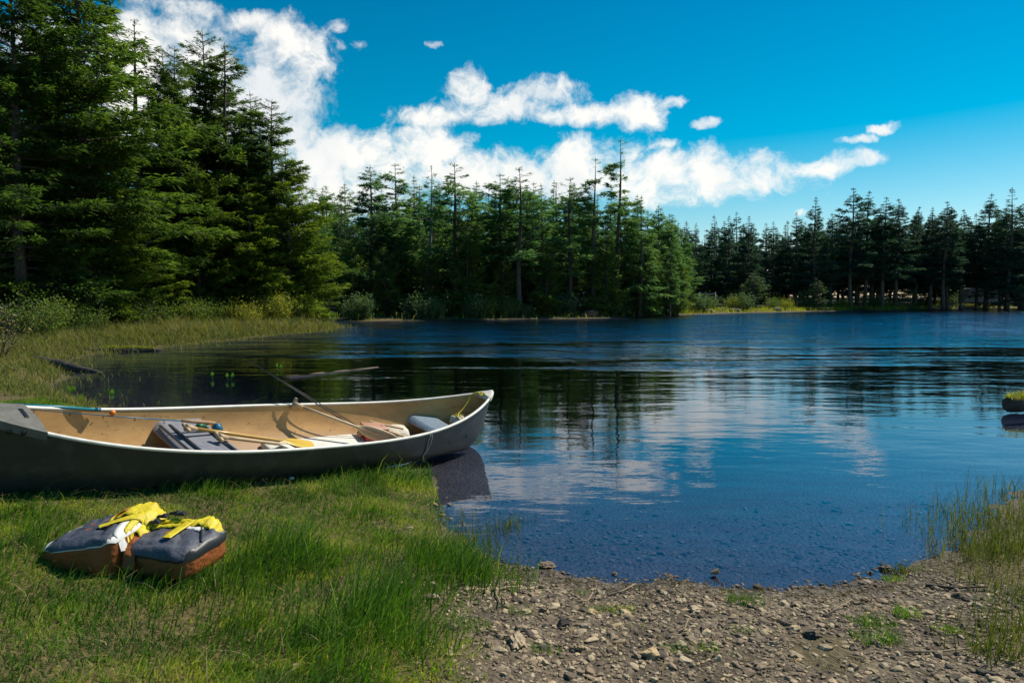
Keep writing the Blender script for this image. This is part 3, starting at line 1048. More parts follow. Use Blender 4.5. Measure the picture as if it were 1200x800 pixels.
# sedge growing out of the water by the bank and the marsh on the right
r = np.random.default_rng(55)
xs, ys, hs = [], [], []
for px_, py_, hh, nn, sp_ in [(545, 622, .20, 55, .12), (528, 606, .16, 40, .10), (598, 612, .12, 50, .05), (590, 618, .1, 30, .05), (612, 606, .09, 20, .04), (560, 640, .2, 60, .08),
                              (1180, 640, .22, 380, .22), (1200, 610, .24, 380, .24), (1165, 655, .16, 240, .16), (1225, 660, .24, 300, .2), (1130, 625, .18, 60, .14),
                              (1115, 600, .16, 36, .16), (1150, 600, .18, 70, .16), (1085, 612, .18, 24, .16), (1190, 575, .2, 120, .2), (1060, 668, .07, 120, .05), (1160, 690, .16, 120, .12),
                              (1195, 760, .22, 160, .12), (1180, 790, .2, 160, .1), (1210, 720, .2, 140, .12)]:
    p = at_z(px_, py_, .02)
    xs.append(p[0] + r.normal(0, sp_, nn))
    ys.append(p[1] + r.normal(0, sp_ * .8, nn))
    hs.append(hh * r.uniform(.4, 1.0, nn))
xs, ys, hs = map(np.concatenate, (xs, ys, hs))
zz = height(xs, ys) - .01
hs = hs + np.clip(-zz, 0, .3)
g = grass_obj('reeds', xs, ys, hs, .0042 + .002 * r.random(len(xs)), r.uniform(.05, .6, len(xs)), np.clip(r.normal(.45, .22, len(xs)), 0, 1), M_reed, r, z=zz, segs=4)
tag(g, 'dark sedge and reeds growing out of the shallow water', 'reeds', kind='stuff')

# marsh and bank grass on the left beyond the canoe, and on the far banks
r = np.random.default_rng(66)
N = 150000
x = r.uniform(-26, 0, N)
y = 8 + 32 * r.random(N) ** 1.3
ok = np.abs(x / y) < .82
x, y = x[ok], y[ok]
sdv = lake_sd(x, y)
pr = np.where(sdv > 0, 1.0, np.exp(sdv / .35) * .55)
pr *= np.exp(-np.clip(sdv - 3.5, 0, 9))
ok = r.random(len(x)) < pr
x, y, sdv = x[ok], y[ok], sdv[ok]
n1 = fbm2(x, y, 41, 4, 1.5)
zz = height(x, y)
h = (.10 + .18 * r.random(len(x)) + .16 * np.clip(n1, 0, 1)) * np.clip(.25 + y / 22, 0.3, 1.4) * (1 + .8 * np.clip((y - 17) / 6, 0, 1) * np.clip(sdv / 1.2, 0, 1))
h = np.where(sdv < 0, h * .6 + np.clip(-zz, 0, .15), h)
g = grass_obj('bank_grass', x, y, h, .006 + .0011 * y, r.uniform(.2, 1.0, len(x)), np.clip(.55 + .35 * n1 + r.normal(0, .2, len(x)), 0, 1), M_reed, r, z=zz - .01, segs=2)
tag(g, 'olive marsh grass covering the left bank beyond the canoe', 'grass', kind='stuff')
x = r.uniform(-18, 75, 90000)
y = r.uniform(44, 105, 90000)
sdv = lake_sd(x, y)
ok = (sdv > 0.1) & (sdv < 5) & ((x > 12) | (r.random(len(x)) < .25)) & (np.abs(x / y) < .8)
x, y = x[ok], y[ok]
g = grass_obj('dry_bank_grass', x, y, .25 + .4 * r.random(len(x)), np.full(len(x), .07), r.uniform(.2, .9, len(x)), np.clip(r.normal(.4, .25, len(x)), 0, 1), M_leaf_ochre, r, segs=2)
tag(g, 'yellow dry grass along the open bank across the lake', 'grass', kind='stuff')

# ------------------------------------------------------------------ gravel (uncountable)
def ico(sub):
    bm = bmesh.new()
    bmesh.ops.create_icosphere(bm, subdivisions=sub, radius=1)
    V = np.array([v.co[:] for v in bm.verts])
    T = np.array([[v.index for v in f.verts] for f in bm.faces])
    bm.free()
    return V, T


def stones(x, y, z, s, r, sub=1, flat=(.35, .75)):
    V0, T0 = ico(sub)
    n, m = len(x), len(V0)
    ax = np.stack([s * r.uniform(.8, 1.6, n), s * r.uniform(.6, 1.1, n), s * r.uniform(flat[0], flat[1], n)], -1)
    jit = 1 + r.normal(0, .16, (n, m, 1))
    V = V0[None] * jit * ax[:, None]
    # flatten facets: random cutting planes
    for k in range(3):
        nn = r.normal(size=(n, 3))
        nn /= np.linalg.norm(nn, axis=1)[:, None]
        dlt = s * r.uniform(.35, .8, n)
        dd = np.einsum('nmk,nk->nm', V, nn) - dlt[:, None]
        V = V - np.clip(dd, 0, None)[..., None] * nn[:, None]
    a = r.uniform(0, 2 * np.pi, n)
    tlt = r.normal(0, .25, n)
    c, s_ = np.cos(a), np.sin(a)
    X_ = V[..., 0] * c[:, None] - V[..., 1] * s_[:, None]
    Y_ = V[..., 0] * s_[:, None] + V[..., 1] * c[:, None]
    Z_ = V[..., 2] + X_ * np.tan(tlt)[:, None] * .5
    V = np.stack([X_ + x[:, None], Y_ + y[:, None], Z_ + z[:, None]], -1).reshape(-1, 3)
    T = (T0[None] + (np.arange(n) * m)[:, None, None]).reshape(-1, 3)
    return V, T, m


def mat_stone():
    m = bpy.data.materials.new('stones')
    m.use_nodes = True
    n = NT(m.node_tree)
    n.n.clear()
    out = n.add('ShaderNodeOutputMaterial')
    t = n.add('ShaderNodeTexCoord')
    at = n.add('ShaderNodeAttribute', attribute_name='tint').outputs['Fac']
    wt = n.add('ShaderNodeAttribute', attribute_name='wet').outputs['Fac']
    nn = n.add('ShaderNodeTexNoise', {'Vector': t.outputs['Object'], 'Scale': 90.0, 'Detail': 4.0}).outputs[0]
    f = n.math('ADD', at, n.math('MULTIPLY', n.math('SUBTRACT', nn, .5), .5))
    c = n.ramp(f, [(0.0, (.055, .048, .045)), (.3, (.15, .11, .072)), (.6, (.29, .215, .13)), (.85, (.47, .37, .23)), (1.0, (.46, .32, .16))])
    c = n.mix(wt, c, n.mix(.45, c, (.03, .02, .03)))
    b = n.add('ShaderNodeBsdfPrincipled', {'Base Color': c, 'Roughness': n.mrange(wt, 0, 1, .85, .55), 'Specular IOR Level': n.mrange(wt, 0, 1, .35, .12)})
    n.l.new(b.outputs[0], out.inputs[0])
    return m


M_stone = mat_stone()
r = np.random.default_rng(202)


def scatter_stones(name, N, s0, s1, sub, yr, label):
    x = r.uniform(-.9, 4.6, N)
    y = r.uniform(yr[0], yr[1], N)
    gm = grass_mask(x, y)
    n1 = fbm2(x, y, 61, 3, 3.0)
    sdv = lake_sd(x, y)
    pr = np.clip(1 - gm * 1.15, .02, 1) * np.where(sdv < 0, np.exp(sdv / .9) * .55, 1) * (.55 + .45 * np.clip(n1 + .6, 0, 1))
    pr *= np.where((x > 2.6) & (y > 3.3), .35, 1)
    ok = (r.random(N) < pr) & (np.abs(x / y) < .9)
    x, y, sdv = x[ok], y[ok], sdv[ok]
    s = s0 + (s1 - s0) * r.random(len(x)) ** 2.6
    s = s * np.where((sdv > 0) & (sdv < .22), .6, 1)
    z = height(x, y) + s * .15
    under = sdv < -.12
    z = np.where(under, np.minimum(z, -s * 1.1), z)
    V, T, m = stones(x, y, z, s, r, sub)
    tn = np.clip(r.beta(2.2, 2.0, len(x)), 0, 1)
    wet = np.clip(1 - sdv / .10, 0, 1)
    o = obj(name, mesh_np(name, V, [T], [M_stone], False, attrs={'tint': np.repeat(tn, m), 'wet': np.repeat(wet, m)}))
    tag(o, label, 'gravel', kind='stuff')


scatter_stones('gravel', 40000, .004, .014, 1, (2.35, 5.2), 'brown and grey gravel of the little beach')
scatter_stones('pebbles', 9500, .011, .027, 2, (2.35, 5.6), 'larger flat pebbles lying over the gravel beach and lake bed')

# single stones one can point to
for px_, py_, s, tn, lab, fl, z0 in [
        (606, 768, .070, .72, 'pale flat stone at the edge of the grass and the gravel', .35, 0),
        (765, 782, .048, 1.0, 'orange brown square stone near the bottom of the gravel', .5, 0),
        (951, 748, .046, .12, 'dark grey angular stone standing out of the pale gravel on the right', .8, 0),
        (659, 737, .034, .08, 'small dark rounded stone left of the middle of the gravel', .8, 0),
        (813, 718, .050, .78, 'wide pale slab stone near the top of the gravel', .35, 0),
        (640, 652, .055, .55, 'flat brown stone just under the water surface near the grassy bank', .4, 0),
        (838, 662, .030, .95, 'single pale stone breaking the shallow water', .7, .02),
        (676, 772, .040, .60, 'brown flat stone right of the pale stone at the grass edge', .5, 0),
        (1038, 655, .05, .3, 'stone at the waterline beside the right hand marsh', .6, 0)]:
    p = at_z(px_, py_, .06)
    zz = float(height(np.array([p[0]]), np.array([p[1]]))[0])
    V, T, m = stones(np.zeros(1), np.zeros(1), np.zeros(1), np.array([s * .72]), r, 3, (fl, fl + .05))
    o = obj('stone', mesh_np('stone', V, [T], [M_stone], False, attrs={'tint': np.full(len(V), tn), 'wet': np.full(len(V), 1.0 if py_ < 680 else 0.0)}))
    o.location = (p[0], p[1], zz + .012 + z0)
    tag(o, lab, 'stone')

# debris line: bits of straw and dead weed washed up along the water
x = r.uniform(-.4, 3.6, 9000)
y = r.uniform(2.4, 4.9, 9000)
sdv = lake_sd(x, y)
ok = r.random(len(x)) < np.where(sdv > -.05, np.exp(-np.abs(sdv - .10) / .12) + .05, 0)
x, y = x[ok], y[ok]
z = height(x, y) + .008
n = len(x)
a = r.uniform(0, 6.28, n)
l = r.uniform(.015, .07, n)
d = np.stack([np.cos(a) * l, np.sin(a) * l, r.normal(0, .006, n)], -1)
b0 = np.stack([x, y, z], -1)
sd_ = np.stack([-np.sin(a), np.cos(a), 0 * a], -1) * .0016
up = np.array([0, 0, .003])
V = np.stack([b0 - sd_, b0 + sd_, b0 + up, b0 + d - sd_, b0 + d + sd_, b0 + d + up], 1).reshape(-1, 3)
o_ = np.arange(n)[:, None] * 6
Q = np.concatenate([np.concatenate([o_ + i, o_ + j, o_ + j + 3, o_ + i + 3], 1) for i, j in ((0, 1), (1, 2), (2, 0))])
de = obj('washed_up_debris', mesh_np('washed_up_debris', V, [Q], [M_straw], False, attrs={'tint': np.repeat(r.random(n), 6)}))
tag(de, 'washed up straw and dead weed along the waterline', 'debris', kind='stuff')

M_twig = principled('dry_wood', (.34, .26, .16), .8, noise=(30, (.22, .15, .09), 4))
M_darkwood = principled('wet_wood', (.025, .019, .013), .8, noise=(8, (.07, .052, .036), 6), bump=(20, .8, .02))


def gpt(px_, py_, dz=.012):
    p = at_z(px_, py_, .08)
    z = float(height(np.array([p[0]]), np.array([p[1]]))[0])
    return [p[0], p[1], z + dz]


for pts, rr, lab in [
        ([(612, 681), (595, 684), (583, 691), (581, 700), (585, 709), (586, 718)], .0065, 'curved pale root bent like a hook beside the grassy bank'),
        ([(685, 706), (690, 698), (695, 689)], .005, 'short pale stick standing slanted in the upper gravel'),
        ([(967, 717), (980, 708), (998, 700)], .004, 'thin forked pale twig on the right part of the gravel'),
        ([(712, 690), (730, 683), (745, 676)], .006, 'pale stick lying at the waterline left of the grass tuft'),
        ([(795, 746), (803, 740), (806, 734)], .004, 'short thin twig in the middle of the gravel'),
        ([(1085, 678), (1120, 684), (1158, 686)], .009, 'dark stick lying on the mud below the right hand marsh'),
        ([(1060, 771), (1100, 770), (1140, 772)], .005, 'long thin grey stick at the lower right of the beach'),
        ([(570, 750), (590, 757), (605, 762)], .004, 'thin dark twig at the grass edge above the pale flat stone')]:
    P3 = np.array([gpt(*p) for p in pts])
    P3[-1][2] += .015
    c0 = P3[0].copy()
    mb = MB().tube(P3 - c0, np.linspace(rr, rr * .5, len(P3)), 6)
    o = obj('stick', mb.mesh('stick', M_darkwood if 'dark' in lab else M_twig))
    o.location = c0
    tag(o, lab, 'stick')

# grass tufts on the gravel, each a plant of its own
for px_, py_, hh, nn, lab in [
        (702, 712, .05, 90, 'small yellow green tuft on the gravel, left of a neighbouring tuft'),
        (732, 713, .05, 90, 'small yellow green tuft on the gravel beside the short slanted stick'),
        (872, 696, .09, 170, 'bright green tuft at the waterline in the middle of the beach'),
        (868, 740, .04, 60, 'tiny green tuft on the gravel below the waterline tuft'),
        (788, 768, .06, 90, 'dark green tuft on the lower gravel'),
        (826, 766, .035, 110, 'flat yellow moss tuft right of the dark green tuft'),
        (1022, 728, .07, 240, 'wide low green tuft on the right part of the gravel'),
        (1030, 752, .09, 200, 'dense blue green tuft with fine blades below the wide low tuft'),
        (1062, 718, .09, 120, 'green tuft beside the wide low tuft near the mud'),
        (550, 745, .07, 160, 'grass tuft where the lawn ends on the gravel'),
        (640, 770, .05, 110, 'small tuft right of the pale flat stone'),
        (610, 720, .05, 80, 'small tuft beside the curved root'),
        (1110, 740, .05, 120, 'yellowish tuft at the far right of the gravel'),
        (1048, 664, .06, 110, 'small tuft at the waterline beside the marsh')]:
    p = gpt(px_, py_, 0)
    nn2 = nn
    xx = np.clip(r.normal(0, 1, nn2), -1.4, 1.4) * (.040 if nn < 150 else .062)
    yy = np.clip(r.normal(0, 1, nn2), -1.4, 1.4) * (.030 if nn < 150 else .045)
    zz = height(p[0] + xx, p[1] + yy) - p[2] - .004
    V, q_, t_, tt = blades(xx, yy, zz, hh * r.uniform(.4, 1, nn2), np.full(nn2, .0032), r.uniform(.2, 1, nn2), r, np.clip(r.normal(.75 if 'yellow' in lab else .42, .15, nn2), 0, 1))
    o = obj('grass_tuft', mesh_np('grass_tuft', V, [q_, t_], [M_grass], False, attrs={'tint': tt}))
    o.location = p
    tag(o, lab, 'grass tuft')

# ------------------------------------------------------------------ logs and marsh plants
def log(pts, radii, label, mat=M_darkwood, name='log', moss=False):
    P3 = np.array(pts, float)
    t = np.linspace(0, 1, 14)
    tt = np.linspace(0, 1, len(P3))
    PP = np.stack([np.interp(t, tt, P3[:, k]) for k in range(3)], -1)
    rr = np.interp(t, np.linspace(0, 1, len(radii)), radii) * (1 + .12 * np.sin(t * 23) + .08 * np.sin(t * 51))
    c0 = PP[0].copy()
    root = empty(name)
    root.location = c0
    tag(root, label, 'log')
    obj('bark', MB().tube(PP - c0, rr, 9).mesh('bark', mat), root)
    if moss:
        rm = np.random.default_rng(9)
        n = 700
        s_ = rm.uniform(.2, .9, n) if moss is True else rm.uniform(0, 1, n)
        b = np.stack([np.interp(s_, t, PP[:, k]) for k in range(3)], -1) - c0
        rs = np.interp(s_, t, rr)
        a_ = rm.uniform(-1, 1, n)
        dirv = np.cross(PP[-1] - PP[0], [0, 0, 1.0])
        dirv /= np.linalg.norm(dirv)
        b += dirv * (np.sin(a_) * rs)[:, None] + np.array([0, 0, 1.0]) * (np.cos(a_) * rs)[:, None] * .95
        V, q_, t_, tt_ = blades(b[:, 0], b[:, 1], b[:, 2], rs.mean() * rm.uniform(.3, 1.1, n), np.full(n, .02 if moss is True else .012), rm.uniform(.2, 1, n), rm, rm.random(n), 2)
        obj('moss', mesh_np('moss', V, [q_, t_], [M_leaf_ochre], False, attrs={'tint': tt_}), root)
    return root


p0, p1, p2, p3 = at_z(40, 419, .12), at_z(72, 427, .10), at_z(90, 432, .04), at_z(122, 438, -.03)
log([p0, p1, p2, p3], [.06, .10, .09, .03], 'dead branch slanting from the marsh into the water at the left', name='fallen_branch')
p0, p1 = at_z(98, 411, .06), at_z(190, 410, .02)
log([p0, (p0 + p1) / 2, p1], [.10, .10, .05], 'half sunk log with yellow moss lying along the left bank', moss=True)
p0, p1 = at_z(330, 447, -.10), at_z(443, 431, -.02)
log([p0, (p0 + p1) / 2 + np.array([0, 0, -.012]), p1], [.10, .08, .03], 'pale brown log lying just under the surface behind the canoe',
    principled('sunken_wood', (.16, .10, .04), .6, noise=(6, (.10, .06, .025), 4)), 'sunken_log')
p0, p1 = at_z(1181, 474, .12), at_z(1262, 470, .14)
log([p0, (p0 + p1) / 2, p1], [.10, .135, .13], 'dark mossy stump end rising from the water at the right picture edge', moss=2, name='mossy_log')
for px0, px1, py_, lab in [(815, 838, 365.3, 'grey driftwood log at the water left on the open right bank'), (914, 930, 364, 'short pale driftwood log beside the saplings on the right bank'),
                           (868, 895, 366, 'thin pale driftwood log on the right bank below the rounded light tree')]:
    a_, b_ = at_z(px0, py_, .15), at_z(px1, py_, .2)
    for t in range(40):
        if float(lake_sd(np.array([a_[0]]), np.array([a_[1]]))[0]) > .3 and float(lake_sd(np.array([b_[0]]), np.array([b_[1]]))[0]) > .3:
            break
        a_[1] += .3
        b_[1] += .3
    a_[2], b_[2] = .22, .25
    log([a_, (a_ + b_) / 2, b_], [.22, .2, .14], lab, M_bark_grey, 'driftwood_log')

# water plants with upright arrow shaped leaves
M_wleaf = foliage('water_leaf', (.07, .17, .02), (.08, .19, .025), (.10, .22, .03), .3)


def water_plant(px_, py_, n, hh, label):
    p = at_z(px_, py_, 0)
    root = empty('water_plant')
    root.location = (p[0], p[1], -.05)
    tag(root, label, 'water plant', 'bright water plants behind the canoe')
    rr = random.Random(px_)
    for i in range(n):
        a = rr.uniform(0, 6.28)
        l = hh * rr.uniform(.7, 1.1)
        tipx, tipy = math.cos(a) * .05, math.sin(a) * .05
        obj('stalk', MB().tube([(0, 0, -.1), (tipx * .4, tipy * .4, l * .5), (tipx, tipy, l)], [.005, .004, .003], 5).mesh('stalk', M_wleaf), root)
        w_, L_ = .035, .10
        ang = rr.uniform(-.8, .8)
        u_ = np.array([math.cos(ang), math.sin(ang) * .4, 0])
        prof_ = [(0, .0), (.15, 1.0), (.45, .95), (.75, .55), (1, .0)]
        rows = []
        for tt_, ww in prof_:
            c = np.array([tipx + .02 * tt_, tipy - .02 * tt_, l + L_ * tt_ * .9])
            rows.append([c - u_ * w_ * ww, c + np.array([0, .012 * ww, 0]), c + u_ * w_ * ww])
        obj('leaf', MB().grid(np.array(rows)).mesh('leaf', M_wleaf), root)


for a in [(83, 462, 3, .12, 'bright green water plant with three leaves at the marsh edge left of the canoe'),
          (93, 470, 2, .08, 'low bright leaves of a water plant just above the canoe deck end'),
          (128, 462, 2, .07, 'pair of small bright leaves in the dark water left of the canoe middle'),
          (250, 444, 1, .10, 'single upright leaf in the water, left of a double leaf'),
          (269, 445, 2, .10, 'double upright leaf in the dark water behind the canoe'),
          (326, 433, 2, .10, 'bright leaf seen just behind the black fishing rods')]:
    water_plant(*a)

# ------------------------------------------------------------------ canoe
CL = 4.604
HL = CL / 2


def hull_b(u):
    return .49 * (1 - np.abs(u) ** 2.3) ** .82 + .012


def hull_g(u):
    return .39 + .25 * np.abs(u) ** 3.2


def hull_k(u):
    a = np.clip((np.abs(u) - .86) / .14, 0, 1)
    return .02 * np.abs(u) ** 2 + .30 * (1 - np.sqrt(np.clip(1 - a ** 2.2, 0, 1)))


def section(u, t, off=0.0):
    """t -1..1 across the hull (far side positive), off = inward offset"""
    b, g_, k_ = hull_b(u) - off, hull_g(u), hull_k(u) + off
    s_ = np.abs(t)
    yy_ = b * np.sin(s_ * np.pi / 2) ** .85 * np.sign(t)
    zz_ = k_ + (g_ - k_) * (1 - np.cos(s_ * np.pi / 2)) ** 1.15
    return np.stack([u * HL * np.ones_like(t), yy_, zz_], -1)


HEAD = .863
ORG = np.array([-1.87, 5.631, .165])
CM = Matrix.Translation(ORG) @ Matrix.Rotation(HEAD, 4, 'Z') @ Matrix.Rotation(.095, 4, 'Y') @ Matrix.Rotation(.223, 4, 'X')

M_hull_out = principled('hull_outside', (.040, .043, .036), .42, noise=(9, (.075, .078, .066), 8, .48, .72), bump=(60, .06, .002))


def mat_hull_in():
    m = principled('hull_inside', (.42, .27, .14), .6, spec=.3)
    n = NT(m.node_tree)
    b = [x for x in n.n if x.type == 'BSDF_PRINCIPLED'][0]
    t = n.add('ShaderNodeTexCoord')
    st = n.add('ShaderNodeVectorMath', {0: t.outputs['Object'], 1: (2.0, 6, 6)}, operation='MULTIPLY').outputs[0]
    n1 = n.add('ShaderNodeTexNoise', {'Vector': st, 'Scale': 1.2, 'Detail': 6.0, 'Roughness': .65}).outputs[0]
    n2 = n.add('ShaderNodeTexNoise', {'Vector': t.outputs['Object'], 'Scale': 22.0, 'Detail': 5.0, 'Roughness': .7}).outputs[0]
    z_ = n.add('ShaderNodeSeparateXYZ', {0: t.outputs['Object']}).outputs[2]
    c = n.mix(n.mrange(n1, .35, .68), (.64, .37, .14), (.44, .245, .10))
    low = n.math('MULTIPLY', n.mrange(n.math('ADD', z_, n.math('MULTIPLY', n1, .12)), .24, .08), .8)
    c = n.mix(low, c, (.20, .16, .15))          # worn grey bilge
    c = n.mix(n.math('MULTIPLY', n.mrange(n2, .60, .72), .8), c, (.10, .07, .05))   # dirt specks
    n.l.new(c, b.inputs['Base Color'])
    bp = n.add('ShaderNodeBump', {'Height': n2, 'Strength': .25, 'Distance': .004})
    n.l.new(bp.outputs[0], b.inputs['Normal'])
    return m


M_hull_in = mat_hull_in()
M_gun = principled('gunwale_cream', (.74, .71, .62), .42, noise=(14, (.60, .56, .48), 5))
M_deck = principled('deck_plate', (.17, .16, .13), .55, noise=(18, (.11, .105, .085), 5), bump=(80, .2, .002))
M_deck_pale = principled('bow_plate', (.55, .53, .46), .5, noise=(18, (.42, .40, .34), 5))
M_seat_blue = principled('seat_grey_blue', (.15, .20, .25), .5, noise=(25, (.19, .24, .29), 5), bump=(120, .15, .002))
M_seat_grey = principled('seat_grey', (.17, .17, .19), .6, noise=(20, (.22, .22, .24), 5), bump=(120, .2, .002))
M_black = principled('black_trim', (.012, .012, .013), .45)

canoe = empty('canoe', CM)
tag(canoe, 'long open canoe with tan inside and cream rim drawn up on the grassy bank', 'canoe')


def cpart(name, me, parent=None):
    o = bpy.data.objects.new(name, me)
    COL.objects.link(o)
    o.parent = parent or canoe
    return o


US = np.sin(np.linspace(-math.pi / 2, math.pi / 2, 90))
TS = np.linspace(-1, 1, 41)
outer = np.array([section(u, TS) for u in US])
inner = np.array([section(u, TS, .008) for u in US])
inner[:, :, 0] *= .996
cpart('hull', MB().grid(outer[:, ::-1]).mesh('hull', M_hull_out))
cpart('inner_hull', MB().grid(inner).mesh('inner_hull', M_hull_in))
for s_ in (-1, 1):
    pts = np.array([section(u, np.array([float(s_)]))[0] for u in US])
    pts[:, 1] += s_ * .004
    cpart('gunwale', MB().tube(pts, .0155, 8, flat=.8).mesh('gunwale', M_gun))
keel = np.array([section(u, np.array([0.0]))[0] for u in US])
keel[:, 2] -= .004
cpart('keel', MB().tube(keel, .012, 6).mesh('keel', M_hull_out))


def deck(u0, u1, mat, lip=.05, th=.014):
    us = np.linspace(u0, u1, 14)
    rows_t, rows_b = [], []
    for u in us:
        b_, g_ = hull_b(u) + .018, hull_g(u) + .016
        ys_ = np.linspace(-1, 1, 9)
        x_ = u * HL * 1.008
        crown = .018 * (1 - ys_ ** 2)
        rows_t.append(np.stack([np.full(9, x_), ys_ * b_, g_ + crown], -1))
        rows_b.append(np.stack([np.full(9, x_), ys_ * (b_ + .002), np.full(9, g_ - lip)], -1))
    T_, B_ = np.array(rows_t), np.array(rows_b)
    ring = np.concatenate([T_, np.array(rows_b)[:, ::-1] * 1.0], 1)
    mb_ = MB().grid(ring, wrap=True)
    n_ = ring.shape[1]
    # close the inner end
    e = ring[-1] if abs(u1) < abs(u0) else ring[0]
    fq = [(i, i + 1, 16 - i, 17 - i) for i in range(8)]
    mb_.add(e, fq)
    return mb_


sd_ = deck(-1.0, -.80, M_deck)
stern_deck = cpart('deck', sd_.mesh('deck', M_deck, smooth=False))
hs_u = -.835
gz = hull_g(hs_u)
cpart('handle_slot', MB().box((0, 0, 0), (.028, .16, .012), .005, M=Matrix.Translation((hs_u * HL, 0, gz + .030)) @ Matrix.Rotation(0, 4, 'Y')).mesh('handle_slot', M_black), stern_deck)
for yy_ in (-.075, -.02):
    cpart('rivet', MB().box((0, 0, 0), (.03, .008, .026), .006, M=Matrix.Translation((hs_u * HL - .02 + yy_ * 1.2, -hull_b(hs_u + .5 * yy_) - .020, gz - .012))).mesh('rivet', M_black), stern_deck)
cpart('deck', deck(1.0, .945, M_deck_pale, lip=.035).mesh('deck', M_deck_pale, smooth=False))


def bench(x0, x1, z0, mat, name='seat'):
    """moulded bench spanning the hull, rounded front and rear edges turned down"""
    rows = []
    n_ = 15
    for k in range(n_):
        f = k / (n_ - 1)
        x_ = x0 + (x1 - x0) * f
        u = x_ / HL
        # half width of the hull at this height
        ts_ = np.linspace(0, 1, 200)
        s3 = section(u, ts_)
        hw = float(np.interp(z0, s3[:, 2], s3[:, 1])) - .008
        edge = max(0, abs(f - .5) * 2 - .78) / .22
        dz_ = -.055 * edge ** 2
        ys_ = np.linspace(-1, 1, 17)
        rows.append(np.stack([np.full(17, x_ + (.010 * edge if f > .5 else -.010 * edge)), ys_ * hw, z0 + dz_ - .018 * (1 - ys_ ** 2) * (1 - edge)], -1))
    T_ = np.array(rows)
    B_ = T_.copy()
    B_[:, :, 2] -= .014
    mb_ = MB().grid(T_).grid(B_[:, ::-1])
    e1 = np.stack([T_[0], B_[0]])
    e2 = np.stack([B_[-1], T_[-1]])
    mb_.grid(e1).grid(e2)
    return mb_.mesh(name, mat)


bow_seat = cpart('seat', bench(1.50, 1.82, .31, M_seat_blue))
stern_seat = cpart('seat', bench(-.96, -.56, .31, M_seat_grey))
for xx_ in (-.945, -.87, -.63):
    hw = hull_b(xx_ / HL) * .86
    cpart('seat_stripe', MB().box((xx_, 0, .3075), (.022, hw * 2 * .93, .008), .003, fn=lambda V: V + np.stack([0 * V[:, 0], 0 * V[:, 0], -.012 * (1 - (V[:, 1] / (.4)) ** 2)], -1)).mesh('seat_stripe', M_black), stern_seat)


# ---- things lying in the canoe; built in canoe coordinates round their own origin
def placed(name, label, cat, loc, rot=(0, 0, 0), group=None):
    o = empty(name, CM @ Matrix.Translation(loc) @ Euler(rot).to_matrix().to_4x4())
    tag(o, label, cat, group)
    return o


def floor_z(x_, y_=0):
    u = x_ / HL
    s3 = section(u, np.linspace(0, 1, 200), .008)
    return float(np.interp(abs(y_), s3[:, 1], s3[:, 2]))


M_wood_pale = principled('pale_wood', (.52, .38, .22), .5, noise=(12, (.42, .28, .15), 6))
M_wood_yel = principled('varnished_yellow_wood', (.56, .33, .06), .35, noise=(10, (.46, .25, .05), 5), coat=.4)
M_blade_yel = principled('yellow_blade', (.60, .40, .04), .35, coat=.3)
M_white = principled('white_foam', (.72, .70, .62), .8, noise=(40, (.55, .53, .46), 6), bump=(60, .5, .006))
M_fleece = principled('white_fleece', (.72, .66, .54), .95, noise=(30, (.58, .52, .42), 5), bump=(70, 1.0, .012))
M_red = principled('red_box', (.36, .035, .03), .45)
M_cork = principled('cork', (.42, .26, .14), .8, noise=(60, (.3, .18, .1), 4))
M_blue = principled('blue_rod', (.02, .13, .22), .3, coat=.5)
M_teal = principled('teal_rod_grip', (.01, .16, .20), .4)
M_green = principled('green_plastic', (.02, .16, .08), .4)
M_orange = principled('orange_float', (.75, .20, .02), .35)
M_rope_y = principled('yellow_rope', (.62, .52, .03), .7, noise=(150, (.42, .34, .02), 2))
M_rope_w = principled('pale_rope', (.45, .46, .46), .8, noise=(150, (.3, .3, .3), 2))


def paddle(name, label, P0, P1, shaft_mat, blade_mat, L=1.35, blade_w=.085, roll=0.0, grip_mat=None):
    """grip at P0, blade end at P1, both in canoe coordinates"""
    P0, P1 = Vector(P0), Vector(P1)
    d = (P1 - P0)
    L = d.length
    q_ = d.to_track_quat('X', 'Z').to_matrix().to_4x4() @ Matrix.Rotation(roll, 4, 'X')
    root = empty(name, CM @ Matrix.Translation(P0) @ q_)
    tag(root, label, 'paddle')
    bl = .46
    cpart('shaft', MB().tube([(0.03, 0, 0), (L * .3, 0, 0), (L - bl * .9, 0, 0), (L - bl * .45, 0, 0)], [.0145, .014, .0145, .008], 10).mesh('shaft', shaft_mat), root)
    g_ = MB().box((0.01, 0, 0), (.045, .115, .028), .012, fn=lambda V: np.stack([V[:, 0] * (1 - 1.2 * abs(V[:, 1]) / .06 * .3) - .1 * abs(V[:, 1]), V[:, 1], V[:, 2]], -1))
    g_.tube([(.0, 0, 0), (.09, 0, 0)], [.03, .015], 10)
    cpart('grip', g_.mesh('grip', grip_mat or shaft_mat), root)
    xs_ = np.linspace(0, 1, 16)
    wv = blade_w * np.array([.16, .3, .5, .7, .84, .93, .98, 1, 1, 1, .99, .97, .93, .85, .68, .35])
    rows = []
    for f, ww in zip(xs_, wv):
        th = np.linspace(0, 2 * np.pi, 12, endpoint=False)
        rows.append(np.stack([np.full(12, L - bl + bl * f), ww * np.cos(th), (.011 - .007 * f) * np.sin(th)], -1))
    mb_ = MB().grid(np.array(rows), wrap=True)
    cpart('blade', mb_.mesh('blade', blade_mat), root)
    return root


